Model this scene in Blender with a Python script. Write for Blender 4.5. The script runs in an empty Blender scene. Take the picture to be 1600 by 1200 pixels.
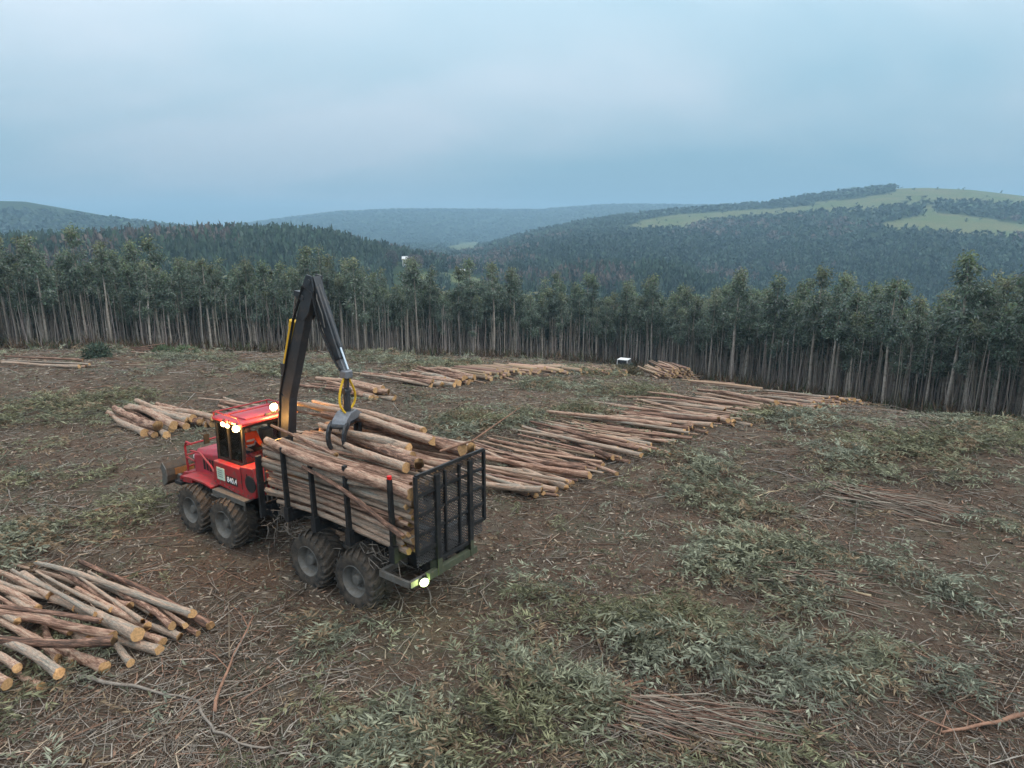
import bpy, bmesh, math, random
import numpy as np
from mathutils import Vector, Matrix, noise as mnoise
random.seed(7); RNG = np.random.default_rng(11)
R = math.radians
S = bpy.context.scene
COL = S.collection

# ------------------------------------------------------------------ camera
CAM_H, PITCH, FPX = 8.206, R(12.7), 1067.0
cd = bpy.data.cameras.new('camera'); cam = bpy.data.objects.new('camera', cd); COL.objects.link(cam)
cam.location = (0, 0, CAM_H); cam.rotation_euler = (R(90) - PITCH, 0, 0)
cd.sensor_width = 36; cd.lens = FPX / 1600 * 36; cd.clip_start = .1; cd.clip_end = 30000
S.camera = cam

# ------------------------------------------------------------------ sky, sun, exposure
SUN_EL, SUN_AZ = R(50), R(120)           # azimuth clockwise from the view direction (+Y)
w = bpy.data.worlds.new('World'); S.world = w; w.use_nodes = True
nt = w.node_tree; nt.nodes.clear()
def N(nt, t, **kw):
    n = nt.nodes.new(t)
    for k, v in kw.items():
        if k.startswith('i_'): n.inputs[int(k[2:]) if k[2:].isdigit() else k[2:]].default_value = v
        else: setattr(n, k, v)
    return n
def L(nt, a, b): nt.links.new(a, b)
sky = N(nt, 'ShaderNodeTexSky', sky_type='NISHITA', sun_disc=False, sun_elevation=SUN_EL, sun_rotation=SUN_AZ,
        altitude=300, air_density=1.3, dust_density=2.2, ozone_density=1.6)
hs = N(nt, 'ShaderNodeHueSaturation'); hs.inputs['Saturation'].default_value = .62; hs.inputs['Value'].default_value = .55
L(nt, sky.outputs[0], hs.inputs['Color'])
tc = N(nt, 'ShaderNodeTexCoord')
sep = N(nt, 'ShaderNodeSeparateXYZ'); L(nt, tc.outputs['Generated'], sep.inputs[0])
mx = N(nt, 'ShaderNodeMath', operation='MAXIMUM', i_1=0.0); L(nt, sep.outputs['Z'], mx.inputs[0])
ad = N(nt, 'ShaderNodeMath', operation='ADD', i_1=.22); L(nt, mx.outputs[0], ad.inputs[0])
cmb = N(nt, 'ShaderNodeCombineXYZ')
for k, ax in enumerate('XY'):
    dv = N(nt, 'ShaderNodeMath', operation='DIVIDE'); L(nt, sep.outputs[ax], dv.inputs[0]); L(nt, ad.outputs[0], dv.inputs[1]); L(nt, dv.outputs[0], cmb.inputs[k])
n1 = N(nt, 'ShaderNodeTexNoise'); n1.inputs['Scale'].default_value = .62; n1.inputs['Detail'].default_value = 7; n1.inputs['Roughness'].default_value = .5; n1.inputs['Distortion'].default_value = .35
mp = N(nt, 'ShaderNodeMapping'); mp.inputs['Location'].default_value = (3.1, 1.7, 0); mp.inputs['Scale'].default_value = (.75, 1.15, 1)
L(nt, cmb.outputs[0], mp.inputs[0]); L(nt, mp.outputs[0], n1.inputs['Vector'])
cr = N(nt, 'ShaderNodeValToRGB'); e = cr.color_ramp.elements
e[0].position = .36; e[0].color = (2.55, 4.4, 5.5, 1)
e[1].position = .63; e[1].color = (5.0, 5.95, 6.8, 1)
q = cr.color_ramp.elements.new(.5); q.color = (3.6, 5.1, 6.05, 1)
L(nt, n1.outputs['Fac'], cr.inputs[0])
mixw = N(nt, 'ShaderNodeMix', data_type='RGBA'); mixw.inputs['Factor'].default_value = .85
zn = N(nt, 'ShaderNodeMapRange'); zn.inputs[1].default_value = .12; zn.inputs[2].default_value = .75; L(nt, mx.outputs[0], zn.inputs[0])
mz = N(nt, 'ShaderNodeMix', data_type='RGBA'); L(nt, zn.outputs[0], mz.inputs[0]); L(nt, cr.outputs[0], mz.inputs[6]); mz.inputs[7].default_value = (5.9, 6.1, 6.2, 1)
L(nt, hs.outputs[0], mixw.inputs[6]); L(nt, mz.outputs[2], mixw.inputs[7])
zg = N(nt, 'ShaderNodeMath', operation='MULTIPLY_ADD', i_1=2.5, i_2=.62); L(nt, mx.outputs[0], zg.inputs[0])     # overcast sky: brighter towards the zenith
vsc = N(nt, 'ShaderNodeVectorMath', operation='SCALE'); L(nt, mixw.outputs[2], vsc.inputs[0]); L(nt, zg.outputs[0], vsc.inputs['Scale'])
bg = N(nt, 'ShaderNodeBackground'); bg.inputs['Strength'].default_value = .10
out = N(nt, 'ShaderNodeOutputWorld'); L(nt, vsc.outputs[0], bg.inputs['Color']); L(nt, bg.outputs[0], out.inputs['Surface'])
sl = bpy.data.lights.new('sun', 'SUN'); sl.energy = 1.15; sl.angle = R(50); sl.color = (1, .94, .86)
so = bpy.data.objects.new('sun', sl); COL.objects.link(so)
sd = Vector((math.sin(SUN_AZ) * math.cos(SUN_EL), math.cos(SUN_AZ) * math.cos(SUN_EL), math.sin(SUN_EL)))
so.rotation_euler = sd.to_track_quat('Z', 'Y').to_euler(); so.location = sd * 50
vs = S.view_settings; vs.view_transform = 'Standard'; vs.look = 'None'; vs.gamma = 1; vs.use_curve_mapping = False; vs.exposure = 0.45
S.render.engine = 'CYCLES'
cy = S.cycles; cy.max_bounces = 5; cy.diffuse_bounces = 2; cy.glossy_bounces = 2; cy.transmission_bounces = 4
cy.transparent_max_bounces = 12; cy.volume_bounces = 0; cy.use_denoising = True; cy.use_adaptive_sampling = True; cy.adaptive_threshold = .02
try: cy.denoiser = 'OPENIMAGEDENOISE'; cy.denoising_prefilter = 'ACCURATE'
except Exception: pass

# ------------------------------------------------------------------ materials
def mat(name, color, rough=.8, metal=0, var=.0, vscale=3.0, dirt=None, dirt_amt=0, bump=0, bscale=30, spec=.3, objrand=0):
    m = bpy.data.materials.new(name); m.use_nodes = True; t = m.node_tree; b = t.nodes['Principled BSDF']
    b.inputs['Roughness'].default_value = rough; b.inputs['Metallic'].default_value = metal
    b.inputs['Specular IOR Level'].default_value = spec
    tcn = N(t, 'ShaderNodeTexCoord'); col = None
    rgb = N(t, 'ShaderNodeRGB'); rgb.outputs[0].default_value = (*color, 1); col = rgb.outputs[0]
    if var or dirt_amt:
        nz = N(t, 'ShaderNodeTexNoise'); nz.inputs['Scale'].default_value = vscale; nz.inputs['Detail'].default_value = 6; nz.inputs['Roughness'].default_value = .65
        L(t, tcn.outputs['Object'], nz.inputs['Vector'])
    if var:
        h = N(t, 'ShaderNodeHueSaturation'); mr = N(t, 'ShaderNodeMapRange'); mr.inputs[1].default_value = .3; mr.inputs[2].default_value = .7
        mr.inputs[3].default_value = 1 - var; mr.inputs[4].default_value = 1 + var
        L(t, nz.outputs['Fac'], mr.inputs[0]); L(t, mr.outputs[0], h.inputs['Value']); L(t, col, h.inputs['Color']); col = h.outputs[0]
    if dirt_amt:
        nz2 = N(t, 'ShaderNodeTexNoise'); nz2.inputs['Scale'].default_value = vscale * 1.7; nz2.inputs['Detail'].default_value = 8; nz2.inputs['Roughness'].default_value = .75
        L(t, tcn.outputs['Object'], nz2.inputs['Vector'])
        mr = N(t, 'ShaderNodeMapRange'); mr.inputs[1].default_value = .62 - dirt_amt * .4; mr.inputs[2].default_value = .78 - dirt_amt * .25; mr.inputs[4].default_value = .85
        L(t, nz2.outputs['Fac'], mr.inputs[0])
        mi = N(t, 'ShaderNodeMix', data_type='RGBA'); L(t, mr.outputs[0], mi.inputs[0]); L(t, col, mi.inputs[6]); mi.inputs[7].default_value = (*(dirt or (.13, .1, .075)), 1); col = mi.outputs[2]
    if objrand:
        oi = N(t, 'ShaderNodeObjectInfo'); h = N(t, 'ShaderNodeHueSaturation'); mr = N(t, 'ShaderNodeMapRange'); mr.inputs[3].default_value = 1 - objrand; mr.inputs[4].default_value = 1 + objrand
        L(t, oi.outputs['Random'], mr.inputs[0]); L(t, mr.outputs[0], h.inputs['Value']); L(t, col, h.inputs['Color']); col = h.outputs[0]
    L(t, col, b.inputs['Base Color'])
    if bump:
        bz = N(t, 'ShaderNodeTexNoise'); bz.inputs['Scale'].default_value = bscale; bz.inputs['Detail'].default_value = 6; L(t, tcn.outputs['Object'], bz.inputs['Vector'])
        bu = N(t, 'ShaderNodeBump'); bu.inputs['Strength'].default_value = bump; bu.inputs['Distance'].default_value = .03; L(t, bz.outputs['Fac'], bu.inputs['Height']); L(t, bu.outputs[0], b.inputs['Normal'])
    return m
def emat(name, color, s):
    m = bpy.data.materials.new(name); m.use_nodes = True; b = m.node_tree.nodes['Principled BSDF']
    m.cycles.emission_sampling = 'NONE'; b.inputs['Base Color'].default_value = (.8, .8, .8, 1); b.inputs['Emission Color'].default_value = (*color, 1); b.inputs['Emission Strength'].default_value = s
    return m
def attr_mat(name, rough=.85, gain=1.0, trans=0, objrand=0, spec=.2):
    m = bpy.data.materials.new(name); m.use_nodes = True; t = m.node_tree; b = t.nodes['Principled BSDF']
    b.inputs['Roughness'].default_value = rough; b.inputs['Specular IOR Level'].default_value = spec
    a = N(t, 'ShaderNodeAttribute', attribute_name='Col'); col = a.outputs['Color']
    if objrand:
        oi = N(t, 'ShaderNodeObjectInfo'); h = N(t, 'ShaderNodeHueSaturation'); mr = N(t, 'ShaderNodeMapRange'); mr.inputs[3].default_value = 1 - objrand; mr.inputs[4].default_value = 1 + objrand
        L(t, oi.outputs['Random'], mr.inputs[0]); L(t, mr.outputs[0], h.inputs['Value'])
        mr2 = N(t, 'ShaderNodeMapRange'); mr2.inputs[3].default_value = .47; mr2.inputs[4].default_value = .525
        ml = N(t, 'ShaderNodeMath', operation='MULTIPLY', i_1=7.31); fr = N(t, 'ShaderNodeMath', operation='FRACT'); L(t, oi.outputs['Random'], ml.inputs[0]); L(t, ml.outputs[0], fr.inputs[0]); L(t, fr.outputs[0], mr2.inputs[0]); L(t, mr2.outputs[0], h.inputs['Hue'])
        L(t, col, h.inputs['Color']); col = h.outputs[0]
    L(t, col, b.inputs['Base Color'])
    if trans:
        tr = N(t, 'ShaderNodeBsdfTranslucent'); L(t, col, tr.inputs['Color']); ms = N(t, 'ShaderNodeMixShader'); ms.inputs[0].default_value = trans
        L(t, b.outputs[0], ms.inputs[1]); L(t, tr.outputs[0], ms.inputs[2]); L(t, ms.outputs[0], t.nodes['Material Output'].inputs['Surface'])
    return m
M = {}
M['red'] = mat('red_paint', (.33, .013, .02), .5, 0, .2, 4, (.11, .07, .055), .42, spec=.45)
M['red_top'] = mat('skylit_red_paint', (.38, .03, .05), .42, 0, .2, 4, (.17, .09, .075), .34, spec=.5)  # red of roof and hood, pink tint of sky light put into the colour
M['black'] = mat('black_steel', (.022, .023, .025), .5, .2, .3, 5, (.10, .075, .055), .22)
M['crane'] = mat('dark_blue_grey_paint', (.028, .032, .038), .42, .1, .25, 3, (.09, .065, .05), .25, spec=.5)
M['crane_grey'] = mat('worn_grey_steel', (.17, .18, .2), .5, .4, .25, 6, (.1, .08, .06), .2)
M['grapple'] = mat('scuffed_grapple_steel', (.035, .038, .044), .5, .35, .3, 6, (.12, .1, .08), .3)
M['yellow'] = mat('yellow_paint', (.62, .38, .02), .5, 0, .1, 6, (.2, .13, .05), .2)
M['chrome'] = mat('chrome_rod', (.7, .72, .75), .18, 1)
M['rubber'] = mat('dusty_tyre_rubber', (.032, .031, .03), .92, 0, .3, 3, (.115, .09, .068), .62, .4, 30)
M['rim'] = mat('muddy_grey_rim', (.16, .155, .145), .7, .2, .2, 5, (.12, .095, .07), .4)
M['steelgrey'] = mat('dirty_steel', (.14, .135, .125), .65, .3, .2, 5, (.12, .09, .065), .4)
M['lime'] = mat('lamplit_green_tail', (.06, .07, .045), .6, 0, .15, 5, (.12, .1, .07), .3)  # green of the rear lamp's light put into the tail frame colour
M['rust'] = mat('muddy_worn_blade_steel', (.075, .062, .05), .8, .2, .3, 5, (.12, .07, .04), .4)
M['white'] = mat('white_paint', (.72, .73, .74), .45, 0, .06, 3)
M['sticker'] = mat('pale_green_sticker', (.5, .6, .48), .6)
M['int'] = mat('dark_cab_interior', (.085, .09, .095), .8)
M['hiviz'] = mat('orange_hiviz_cloth', (.85, .09, .015), .85, 0, .1, 8)
M['reflect'] = mat('silver_reflective_tape', (.62, .62, .62), .5)
M['trouser'] = mat('dark_work_trousers', (.03, .035, .045), .9)
M['skin'] = mat('skin', (.45, .25, .17), .6)
M['hair'] = mat('helmet_orange_plastic', (.6, .12, .03), .5)
M['lampA'] = emat('lit_lamp_lens', (1, .76, .38), 4); M['lampRing'] = emat('amber_glow_ring', (1, .40, .07), 1.6); M['lampRingG'] = emat('green_glow_ring', (.5, .75, .12), .8)  # ring materials: the lamps' halo put in as emission
M['lampB'] = emat('lit_orange_beacon', (1, .5, .1), 3.5)
M['lampG'] = emat('lit_greenish_reversing_lamp', (.8, 1, .45), 3)
M['lampR'] = mat('red_reflector', (.6, .01, .01), .3)
g = bpy.data.materials.new('cab_glass'); g.use_nodes = True; t = g.node_tree; t.nodes.remove(t.nodes['Principled BSDF'])
tr = N(t, 'ShaderNodeBsdfTransparent'); tr.inputs[0].default_value = (.93, .95, .95, 1); gl = N(t, 'ShaderNodeBsdfGlossy'); gl.inputs['Roughness'].default_value = .03
fz = N(t, 'ShaderNodeFresnel'); fz.inputs[0].default_value = 1.45; ms = N(t, 'ShaderNodeMixShader'); L(t, fz.outputs[0], ms.inputs[0]); L(t, tr.outputs[0], ms.inputs[1]); L(t, gl.outputs[0], ms.inputs[2])
L(t, ms.outputs[0], t.nodes['Material Output'].inputs['Surface']); M['glass'] = g
M['darkglass'] = mat('dark_window_glass', (.02, .025, .03), .08, spec=.6)

def log_mat(name, cols, objrand=.22):
    m = bpy.data.materials.new(name); m.use_nodes = True; t = m.node_tree; b = t.nodes['Principled BSDF']; b.inputs['Roughness'].default_value = .8; b.inputs['Specular IOR Level'].default_value = .2
    tcn = N(t, 'ShaderNodeTexCoord'); oi = N(t, 'ShaderNodeObjectInfo')
    mpn = N(t, 'ShaderNodeMapping'); mpn.inputs['Scale'].default_value = (7, 1.1, 1.1); L(t, tcn.outputs['Object'], mpn.inputs[0])
    cx = N(t, 'ShaderNodeVectorMath', operation='SCALE'); cx.inputs['Scale'].default_value = 40
    cb = N(t, 'ShaderNodeCombineXYZ');
    for k in range(3): L(t, oi.outputs['Random'], cb.inputs[k])
    L(t, cb.outputs[0], cx.inputs[0]); va = N(t, 'ShaderNodeVectorMath', operation='ADD'); L(t, mpn.outputs[0], va.inputs[0]); L(t, cx.outputs[0], va.inputs[1])
    nz = N(t, 'ShaderNodeTexNoise'); nz.inputs['Scale'].default_value = 1.3; nz.inputs['Detail'].default_value = 7; nz.inputs['Roughness'].default_value = .68; L(t, va.outputs[0], nz.inputs['Vector'])
    mrn = N(t, 'ShaderNodeMapRange'); mrn.inputs[3].default_value = -.2; mrn.inputs[4].default_value = .2; L(t, oi.outputs['Random'], mrn.inputs[0])
    adn = N(t, 'ShaderNodeMath', operation='ADD'); L(t, nz.outputs['Fac'], adn.inputs[0]); L(t, mrn.outputs[0], adn.inputs[1])
    crn = N(t, 'ShaderNodeValToRGB'); els = crn.color_ramp.elements
    for k, (p, c) in enumerate(cols):
        el = els[k] if k < 2 else els.new(p)
        el.position = p; el.color = (*c, 1)
    L(t, adn.outputs[0], crn.inputs[0])
    nz2 = N(t, 'ShaderNodeTexNoise'); nz2.inputs['Scale'].default_value = 5; nz2.inputs['Detail'].default_value = 6; nz2.inputs['Roughness'].default_value = .75; L(t, va.outputs[0], nz2.inputs['Vector'])
    h = N(t, 'ShaderNodeHueSaturation'); mr = N(t, 'ShaderNodeMapRange'); mr.inputs[1].default_value = .3; mr.inputs[2].default_value = .7; mr.inputs[3].default_value = .32; mr.inputs[4].default_value = 1.5
    L(t, nz2.outputs['Fac'], mr.inputs[0]); L(t, mr.outputs[0], h.inputs['Value']); L(t, crn.outputs[0], h.inputs['Color'])
    L(t, h.outputs[0], b.inputs['Base Color'])
    bu = N(t, 'ShaderNodeBump'); bu.inputs['Strength'].default_value = .5; bu.inputs['Distance'].default_value = .02; L(t, nz.outputs['Fac'], bu.inputs['Height']); L(t, bu.outputs[0], b.inputs['Normal'])
    return m
M['log'] = log_mat('peeled_eucalyptus_bark', [(.25, (.08, .052, .04)), (.78, (.25, .235, .20)), (.37, (.20, .112, .08)), (.46, (.345, .215, .155)), (.56, (.41, .295, .22)), (.66, (.30, .235, .185))])
def end_mat():
    m = mat('fresh_cut_wood_end', (.46, .275, .13), .85, 0, .35, 2.5, (.26, .13, .06), .25, objrand=.3); return m
M['end'] = end_mat()
M['trunk'] = mat('pale_eucalyptus_trunk', (.29, .26, .225), .9, 0, .35, 1.5, (.10, .075, .06), .35, objrand=.3)
M['branch_grey'] = mat('weathered_grey_wood', (.20, .175, .15), .9, 0, .35, 4, (.10, .07, .05), .3, .4, 25)
M['branch_red'] = mat('reddish_bark_wood', (.25, .14, .095), .9, 0, .35, 4, (.09, .06, .045), .25, .4, 25)
M['branch_pale'] = mat('pale_split_wood', (.42, .34, .22), .85, 0, .25, 5, (.2, .13, .08), .3)
M['leaf'] = attr_mat('eucalyptus_leaves', .6, trans=.35, objrand=.22, spec=.3)
M['litter'] = attr_mat('slash_litter', .9)
M['sprays'] = attr_mat('cut_foliage_sprays', .6, trans=.2, spec=.3)
M['woods'] = attr_mat('far_woods_foliage', .9)

# ------------------------------------------------------------------ mesh helpers
class MB:
    def __init__(s): s.v = []; s.f = []; s.m = []; s.mi = 0
    def add(s, vs, fs):
        o = len(s.v); s.v += [tuple(q) for q in vs]; s.f += [tuple(i + o for i in q) for q in fs]; s.m += [s.mi] * len(fs); return s
    def box(s, c, d, rot=None, ch=0):
        x, y, z = (k / 2 for k in d)
        if ch:
            bm = bmesh.new(); bmesh.ops.create_cube(bm, size=1); bmesh.ops.scale(bm, vec=d, verts=bm.verts)
            bmesh.ops.bevel(bm, geom=list(bm.edges), offset=ch, segments=1, affect='EDGES', profile=.5)
            bm.verts.index_update(); vs = [q.co.copy() for q in bm.verts]; fs = [[q.index for q in fc.verts] for fc in bm.faces]; bm.free()
        else:
            vs = [Vector((a, b_, c_)) for a in (-x, x) for b_ in (-y, y) for c_ in (-z, z)]
            fs = [(0, 1, 3, 2), (4, 6, 7, 5), (0, 4, 5, 1), (2, 3, 7, 6), (0, 2, 6, 4), (1, 5, 7, 3)]
        if rot is not None: vs = [rot @ q for q in vs]
        return s.add([q + Vector(c) for q in vs], fs)
    def bar(s, a, b, wd, ht, up=(0, 0, 1), w2=None, h2=None, ch=0):
        a, b = Vector(a), Vector(b); d = (b - a).normalized(); up = Vector(up)
        if abs(d.dot(up)) > .98: up = Vector((1, 0, 0))
        sd_ = d.cross(up).normalized(); u = sd_.cross(d); w2 = w2 or wd; h2 = h2 or ht
        vs = []
        for p, ww, hh in ((a, wd, ht), (b, w2, h2)):
            for i, j in ((-1, -1), (1, -1), (1, 1), (-1, 1)): vs.append(p + sd_ * i * ww / 2 + u * j * hh / 2)
        return s.add(vs, [(3, 2, 1, 0), (4, 5, 6, 7), (0, 1, 5, 4), (1, 2, 6, 5), (2, 3, 7, 6), (3, 0, 4, 7)])
    def tube(s, pts, r, n=8, caps=True, capm=None):
        pts = [Vector(p) for p in pts]; rs = r if isinstance(r, (list, tuple)) else [r] * len(pts)
        vs = []; fs = []; pu = None
        for i, p in enumerate(pts):
            d = (pts[min(i + 1, len(pts) - 1)] - pts[max(i - 1, 0)]).normalized()
            up = pu if pu is not None else (Vector((0, 0, 1)) if abs(d.z) < .9 else Vector((1, 0, 0)))
            sd_ = d.cross(up).normalized(); u = sd_.cross(d).normalized(); pu = u
            for k in range(n):
                a = 2 * math.pi * k / n; vs.append(p + (sd_ * math.cos(a) + u * math.sin(a)) * rs[i])
        for i in range(len(pts) - 1):
            for k in range(n): fs.append((i * n + k, i * n + (k + 1) % n, (i + 1) * n + (k + 1) % n, (i + 1) * n + k))
        s.add(vs, fs)
        if caps:
            o = len(s.v) - len(vs); e_ = len(pts) - 1
            s.f += [tuple(o + k for k in range(n))[::-1], tuple(o + e_ * n + k for k in range(n))]; s.m += [s.mi if capm is None else capm] * 2
        return s
    def cyl(s, a, b, r, n=16, r2=None): return s.tube([a, b], [r, r2 if r2 is not None else r], n)
    def prism(s, poly, y0, y1, axis='Y'):
        n = len(poly)
        def P(p, q): return (p[0], q, p[1]) if axis == 'Y' else ((q, p[0], p[1]) if axis == 'X' else (p[0], p[1], q))
        vs = [P(p, y0) for p in poly] + [P(p, y1) for p in poly]
        fs = [tuple(range(n)), tuple(range(2 * n - 1, n - 1, -1))] + [(i, i + n, (i + 1) % n + n, (i + 1) % n) for i in range(n)]
        return s.add(vs, fs)
    def lathe(s, prof, c, n=32, axis='Y'):
        vs = []; fs = []; k = len(prof)
        for i in range(n):
            a = 2 * math.pi * i / n
            for (r_, h_) in prof:
                p = (r_ * math.cos(a), h_, r_ * math.sin(a)) if axis == 'Y' else (r_ * math.cos(a), r_ * math.sin(a), h_)
                vs.append((c[0] + p[0], c[1] + p[1], c[2] + p[2]))
        for i in range(n):
            for j in range(k - 1): fs.append((i * k + j, ((i + 1) % n) * k + j, ((i + 1) % n) * k + j + 1, i * k + j + 1))
        return s.add(vs, fs)
    def build(s, name, mats, parent=None, smooth=False, bevel=0):
        me = bpy.data.meshes.new(name); me.from_pydata(s.v, [], s.f)
        mats = mats if isinstance(mats, (list, tuple)) else [mats]
        for q in mats: me.materials.append(q)
        if len(mats) > 1: me.polygons.foreach_set('material_index', s.m)
        bm = bmesh.new(); bm.from_mesh(me); bmesh.ops.recalc_face_normals(bm, faces=bm.faces); bm.to_mesh(me); bm.free()
        if smooth: me.shade_smooth() if hasattr(me, 'shade_smooth') else None
        if smooth and smooth != 'all':
            try: me.set_sharp_from_angle(angle=R(40))
            except Exception: pass
        o = bpy.data.objects.new(name, me); COL.objects.link(o)
        if parent is not None: o.parent = parent
        if bevel:
            md = o.modifiers.new('edge', 'BEVEL'); md.width = bevel; md.segments = 2; md.limit_method = 'ANGLE'
        return o
def tag(o, label=None, cat=None, group=None, kind=None):
    if label: o['label'] = label
    if cat: o['category'] = cat
    if group: o['group'] = group
    if kind: o['kind'] = kind
    return o
def empty(name, loc=(0, 0, 0), rz=0, parent=None):
    o = bpy.data.objects.new(name, None); COL.objects.link(o); o.location = loc; o.rotation_euler = (0, 0, rz); o.empty_display_size = .3
    if parent is not None: o.parent = parent
    return o
def np_mesh(name, V, F, mtl, cols=None, smooth=False):
    """V (n,3), F (m,k) one face size; cols per-vertex rgb"""
    me = bpy.data.meshes.new(name); V = np.asarray(V, np.float32); F = np.asarray(F, np.int32); k = F.shape[1]
    me.vertices.add(len(V)); me.vertices.foreach_set('co', V.ravel())
    me.loops.add(F.size); me.loops.foreach_set('vertex_index', F.ravel())
    me.polygons.add(len(F)); me.polygons.foreach_set('loop_start', np.arange(0, F.size, k, dtype=np.int32))
    if smooth: me.polygons.foreach_set('use_smooth', np.ones(len(F), bool))
    me.update(calc_edges=True)
    if cols is not None:
        a = me.color_attributes.new('Col', 'FLOAT_COLOR', 'POINT'); c4 = np.ones((len(V), 4), np.float32); c4[:, :3] = cols; a.data.foreach_set('color', c4.ravel())
    me.materials.append(mtl); return me
def link(name, me, parent=None):
    o = bpy.data.objects.new(name, me); COL.objects.link(o)
    if parent is not None: o.parent = parent
    return o

# value noise
_T = RNG.random((256, 256))
def vnoise(x, y):
    xi = np.floor(x).astype(int); yi = np.floor(y).astype(int); fx = x - xi; fy = y - yi
    fx = fx * fx * (3 - 2 * fx); fy = fy * fy * (3 - 2 * fy)
    a = _T[xi & 255, yi & 255]; b = _T[(xi + 1) & 255, yi & 255]; c = _T[xi & 255, (yi + 1) & 255]; d = _T[(xi + 1) & 255, (yi + 1) & 255]
    return (a * (1 - fx) + b * fx) * (1 - fy) + (c * (1 - fx) + d * fx) * fy
def fbm(x, y, s, o=4):
    v = 0; a = .5; tot = 0
    for k in range(o): v = v + a * vnoise(x / s * 2 ** k + 17.3 * k, y / s * 2 ** k + 5.1 * k); tot += a; a *= .55
    return v / tot
def smooth(a, b, x): t_ = np.clip((x - a) / (b - a), 0, 1); return t_ * t_ * (3 - 2 * t_)

# ------------------------------------------------------------------ terrain
CP, SP = math.cos(PITCH), math.sin(PITCH)
def ray(px, py):
    a = (px - 800) / FPX; b = (600 - py) / FPX
    return np.array([a, CP + b * SP, -SP + b * CP])
def pt(px, py, yd):                       # point seen at a photo pixel, yd metres in front of the lens
    d = ray(px, py); return np.array([0, 0, CAM_H]) + d * (yd / d[1])
EDGE_PIX = [(-150, 546, 55), (0, 546, 56), (120, 547, 57), (240, 549, 58), (400, 553, 63), (560, 556, 70), (700, 557, 76), (860, 562, 80), (960, 572, 80), (1050, 588, 73), (1120, 602, 66),
            (1230, 618, 58), (1330, 632, 52), (1440, 648, 46), (1520, 658, 43), (1600, 668, 40), (1700, 684, 36)]
ctrl = [(x, y, 0.0) for x in (-26, -15, -6, 2, 10) for y in (-40, -15, 3, 11, 19)] + [(18, y, -.05) for y in (-40, -15, 3, 11)] + [(17, 19, -.35), (-26, 27, -.1), (-15, 28, 0), (-6, 27, -.1)]
ctrl += [tuple(pt(*q)) for q in EDGE_PIX]
ctrl += [tuple(pt(*q)) for q in [(5, 575, 39), (130, 572, 40), (560, 612, 34), (620, 600, 38), (700, 592, 41.5), (800, 582, 47), (990, 588, 53), (1060, 690, 26), (1150, 652, 31), (870, 750, 21.3), (1250, 640, 33.5), (1372, 639, 37), (1480, 680, 26), (1600, 700, 23.5), (1060, 610, 46), (300, 570, 41)]]
ctrl += [(-120, 55, -1), (-80, 62, -3), (-60, 100, -8), (-30, 115, -12), (0, 135, -17), (30, 125, -18), (55, 90, -15), (60, 55, -10), (70, 25, -5), (100, -20, -3), (-100, 140, -9), (0, 200, -27), (100, 150, -27), (110, 70, -20), (-120, -30, 0), (-60, 20, 0), (0, -100, 0)]
ctrl = np.array(ctrl, float)
def _k(r2): return .5 * r2 * np.log(r2 + 1e-9)
_n = len(ctrl); _A = np.zeros((_n + 3, _n + 3)); _d2 = ((ctrl[:, None, :2] - ctrl[None, :, :2]) ** 2).sum(-1)
_A[:_n, :_n] = _k(_d2) + np.eye(_n) * 25; _A[:_n, _n] = 1; _A[:_n, _n + 1:] = ctrl[:, :2]; _A[_n, :_n] = 1; _A[_n + 1:, :_n] = ctrl[:, :2].T
_W = np.linalg.solve(_A, np.r_[ctrl[:, 2], 0, 0, 0])
def tps(x, y):
    sh = np.shape(x); x = np.ravel(x); y = np.ravel(y); z = _W[_n] + _W[_n + 1] * x + _W[_n + 2] * y
    for i in range(_n): z = z + _W[i] * _k((x - ctrl[i, 0]) ** 2 + (y - ctrl[i, 1]) ** 2)
    return z.reshape(sh)
def az_of(px, py): d = ray(px, py); return math.atan2(d[0], d[1])
def crest(px, py, dist, th):
    d = ray(px, py); h = math.hypot(d[0], d[1]); return (math.atan2(d[0], d[1]), dist, CAM_H + d[2] / h * dist - th)
# ridges: crest pixels (tree tops), distance, tree height, front width, back width
RIDGES = [
    ('left_mid', [(-300, 366, 430), (0, 363, 440), (120, 356, 450), (270, 350, 470), (350, 347, 480), (450, 347, 500), (520, 356, 510), (580, 372, 520), (640, 385, 540), (700, 398, 560), (780, 412, 600), (900, 430, 640), (1000, 440, 640)], 11, 250, 250),
    ('left_far', [(-300, 330, 1700), (-100, 318, 1800), (0, 315, 1800), (40, 316, 1800), (100, 326, 1750), (180, 340, 1700), (270, 350, 1700), (420, 365, 1700), (600, 385, 1700)], 0, 800, 900),
    ('centre_far', [(250, 362, 3200), (400, 346, 3200), (460, 338, 3200), (530, 330, 3200), (620, 326, 3200), (760, 327, 3300), (840, 327, 3300), (950, 319, 3300), (1100, 320, 3300), (1400, 330, 3300)], 8, 1500, 900),
    ('right_hill', [(620, 400, 1000), (700, 392, 1050), (760, 382, 1150), (850, 356, 1350), (930, 340, 1450), (1020, 329, 1500), (1100, 322, 1550), (1200, 314, 1600), (1300, 299, 1600), (1380, 290, 1600), (1450, 288, 1600), (1520, 291, 1600), (1600, 300, 1600), (1800, 330, 1600), (2300, 380, 1500)], 7, 1050, 900),
    ('mound', [(830, 432, 470), (880, 412, 480), (920, 402, 490), (980, 405, 500), (1040, 402, 500), (1100, 424, 500), (1180, 452, 490), (1260, 470, 480)], 11, 150, 200),
]
RD = []
for nm, pts_, th_, wf_, wb_ in RIDGES:
    a = np.array([crest(px, py, d, th_) for px, py, d in pts_]); RD.append((nm, a[:, 0], a[:, 1], a[:, 2], wf_, wb_))
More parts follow.
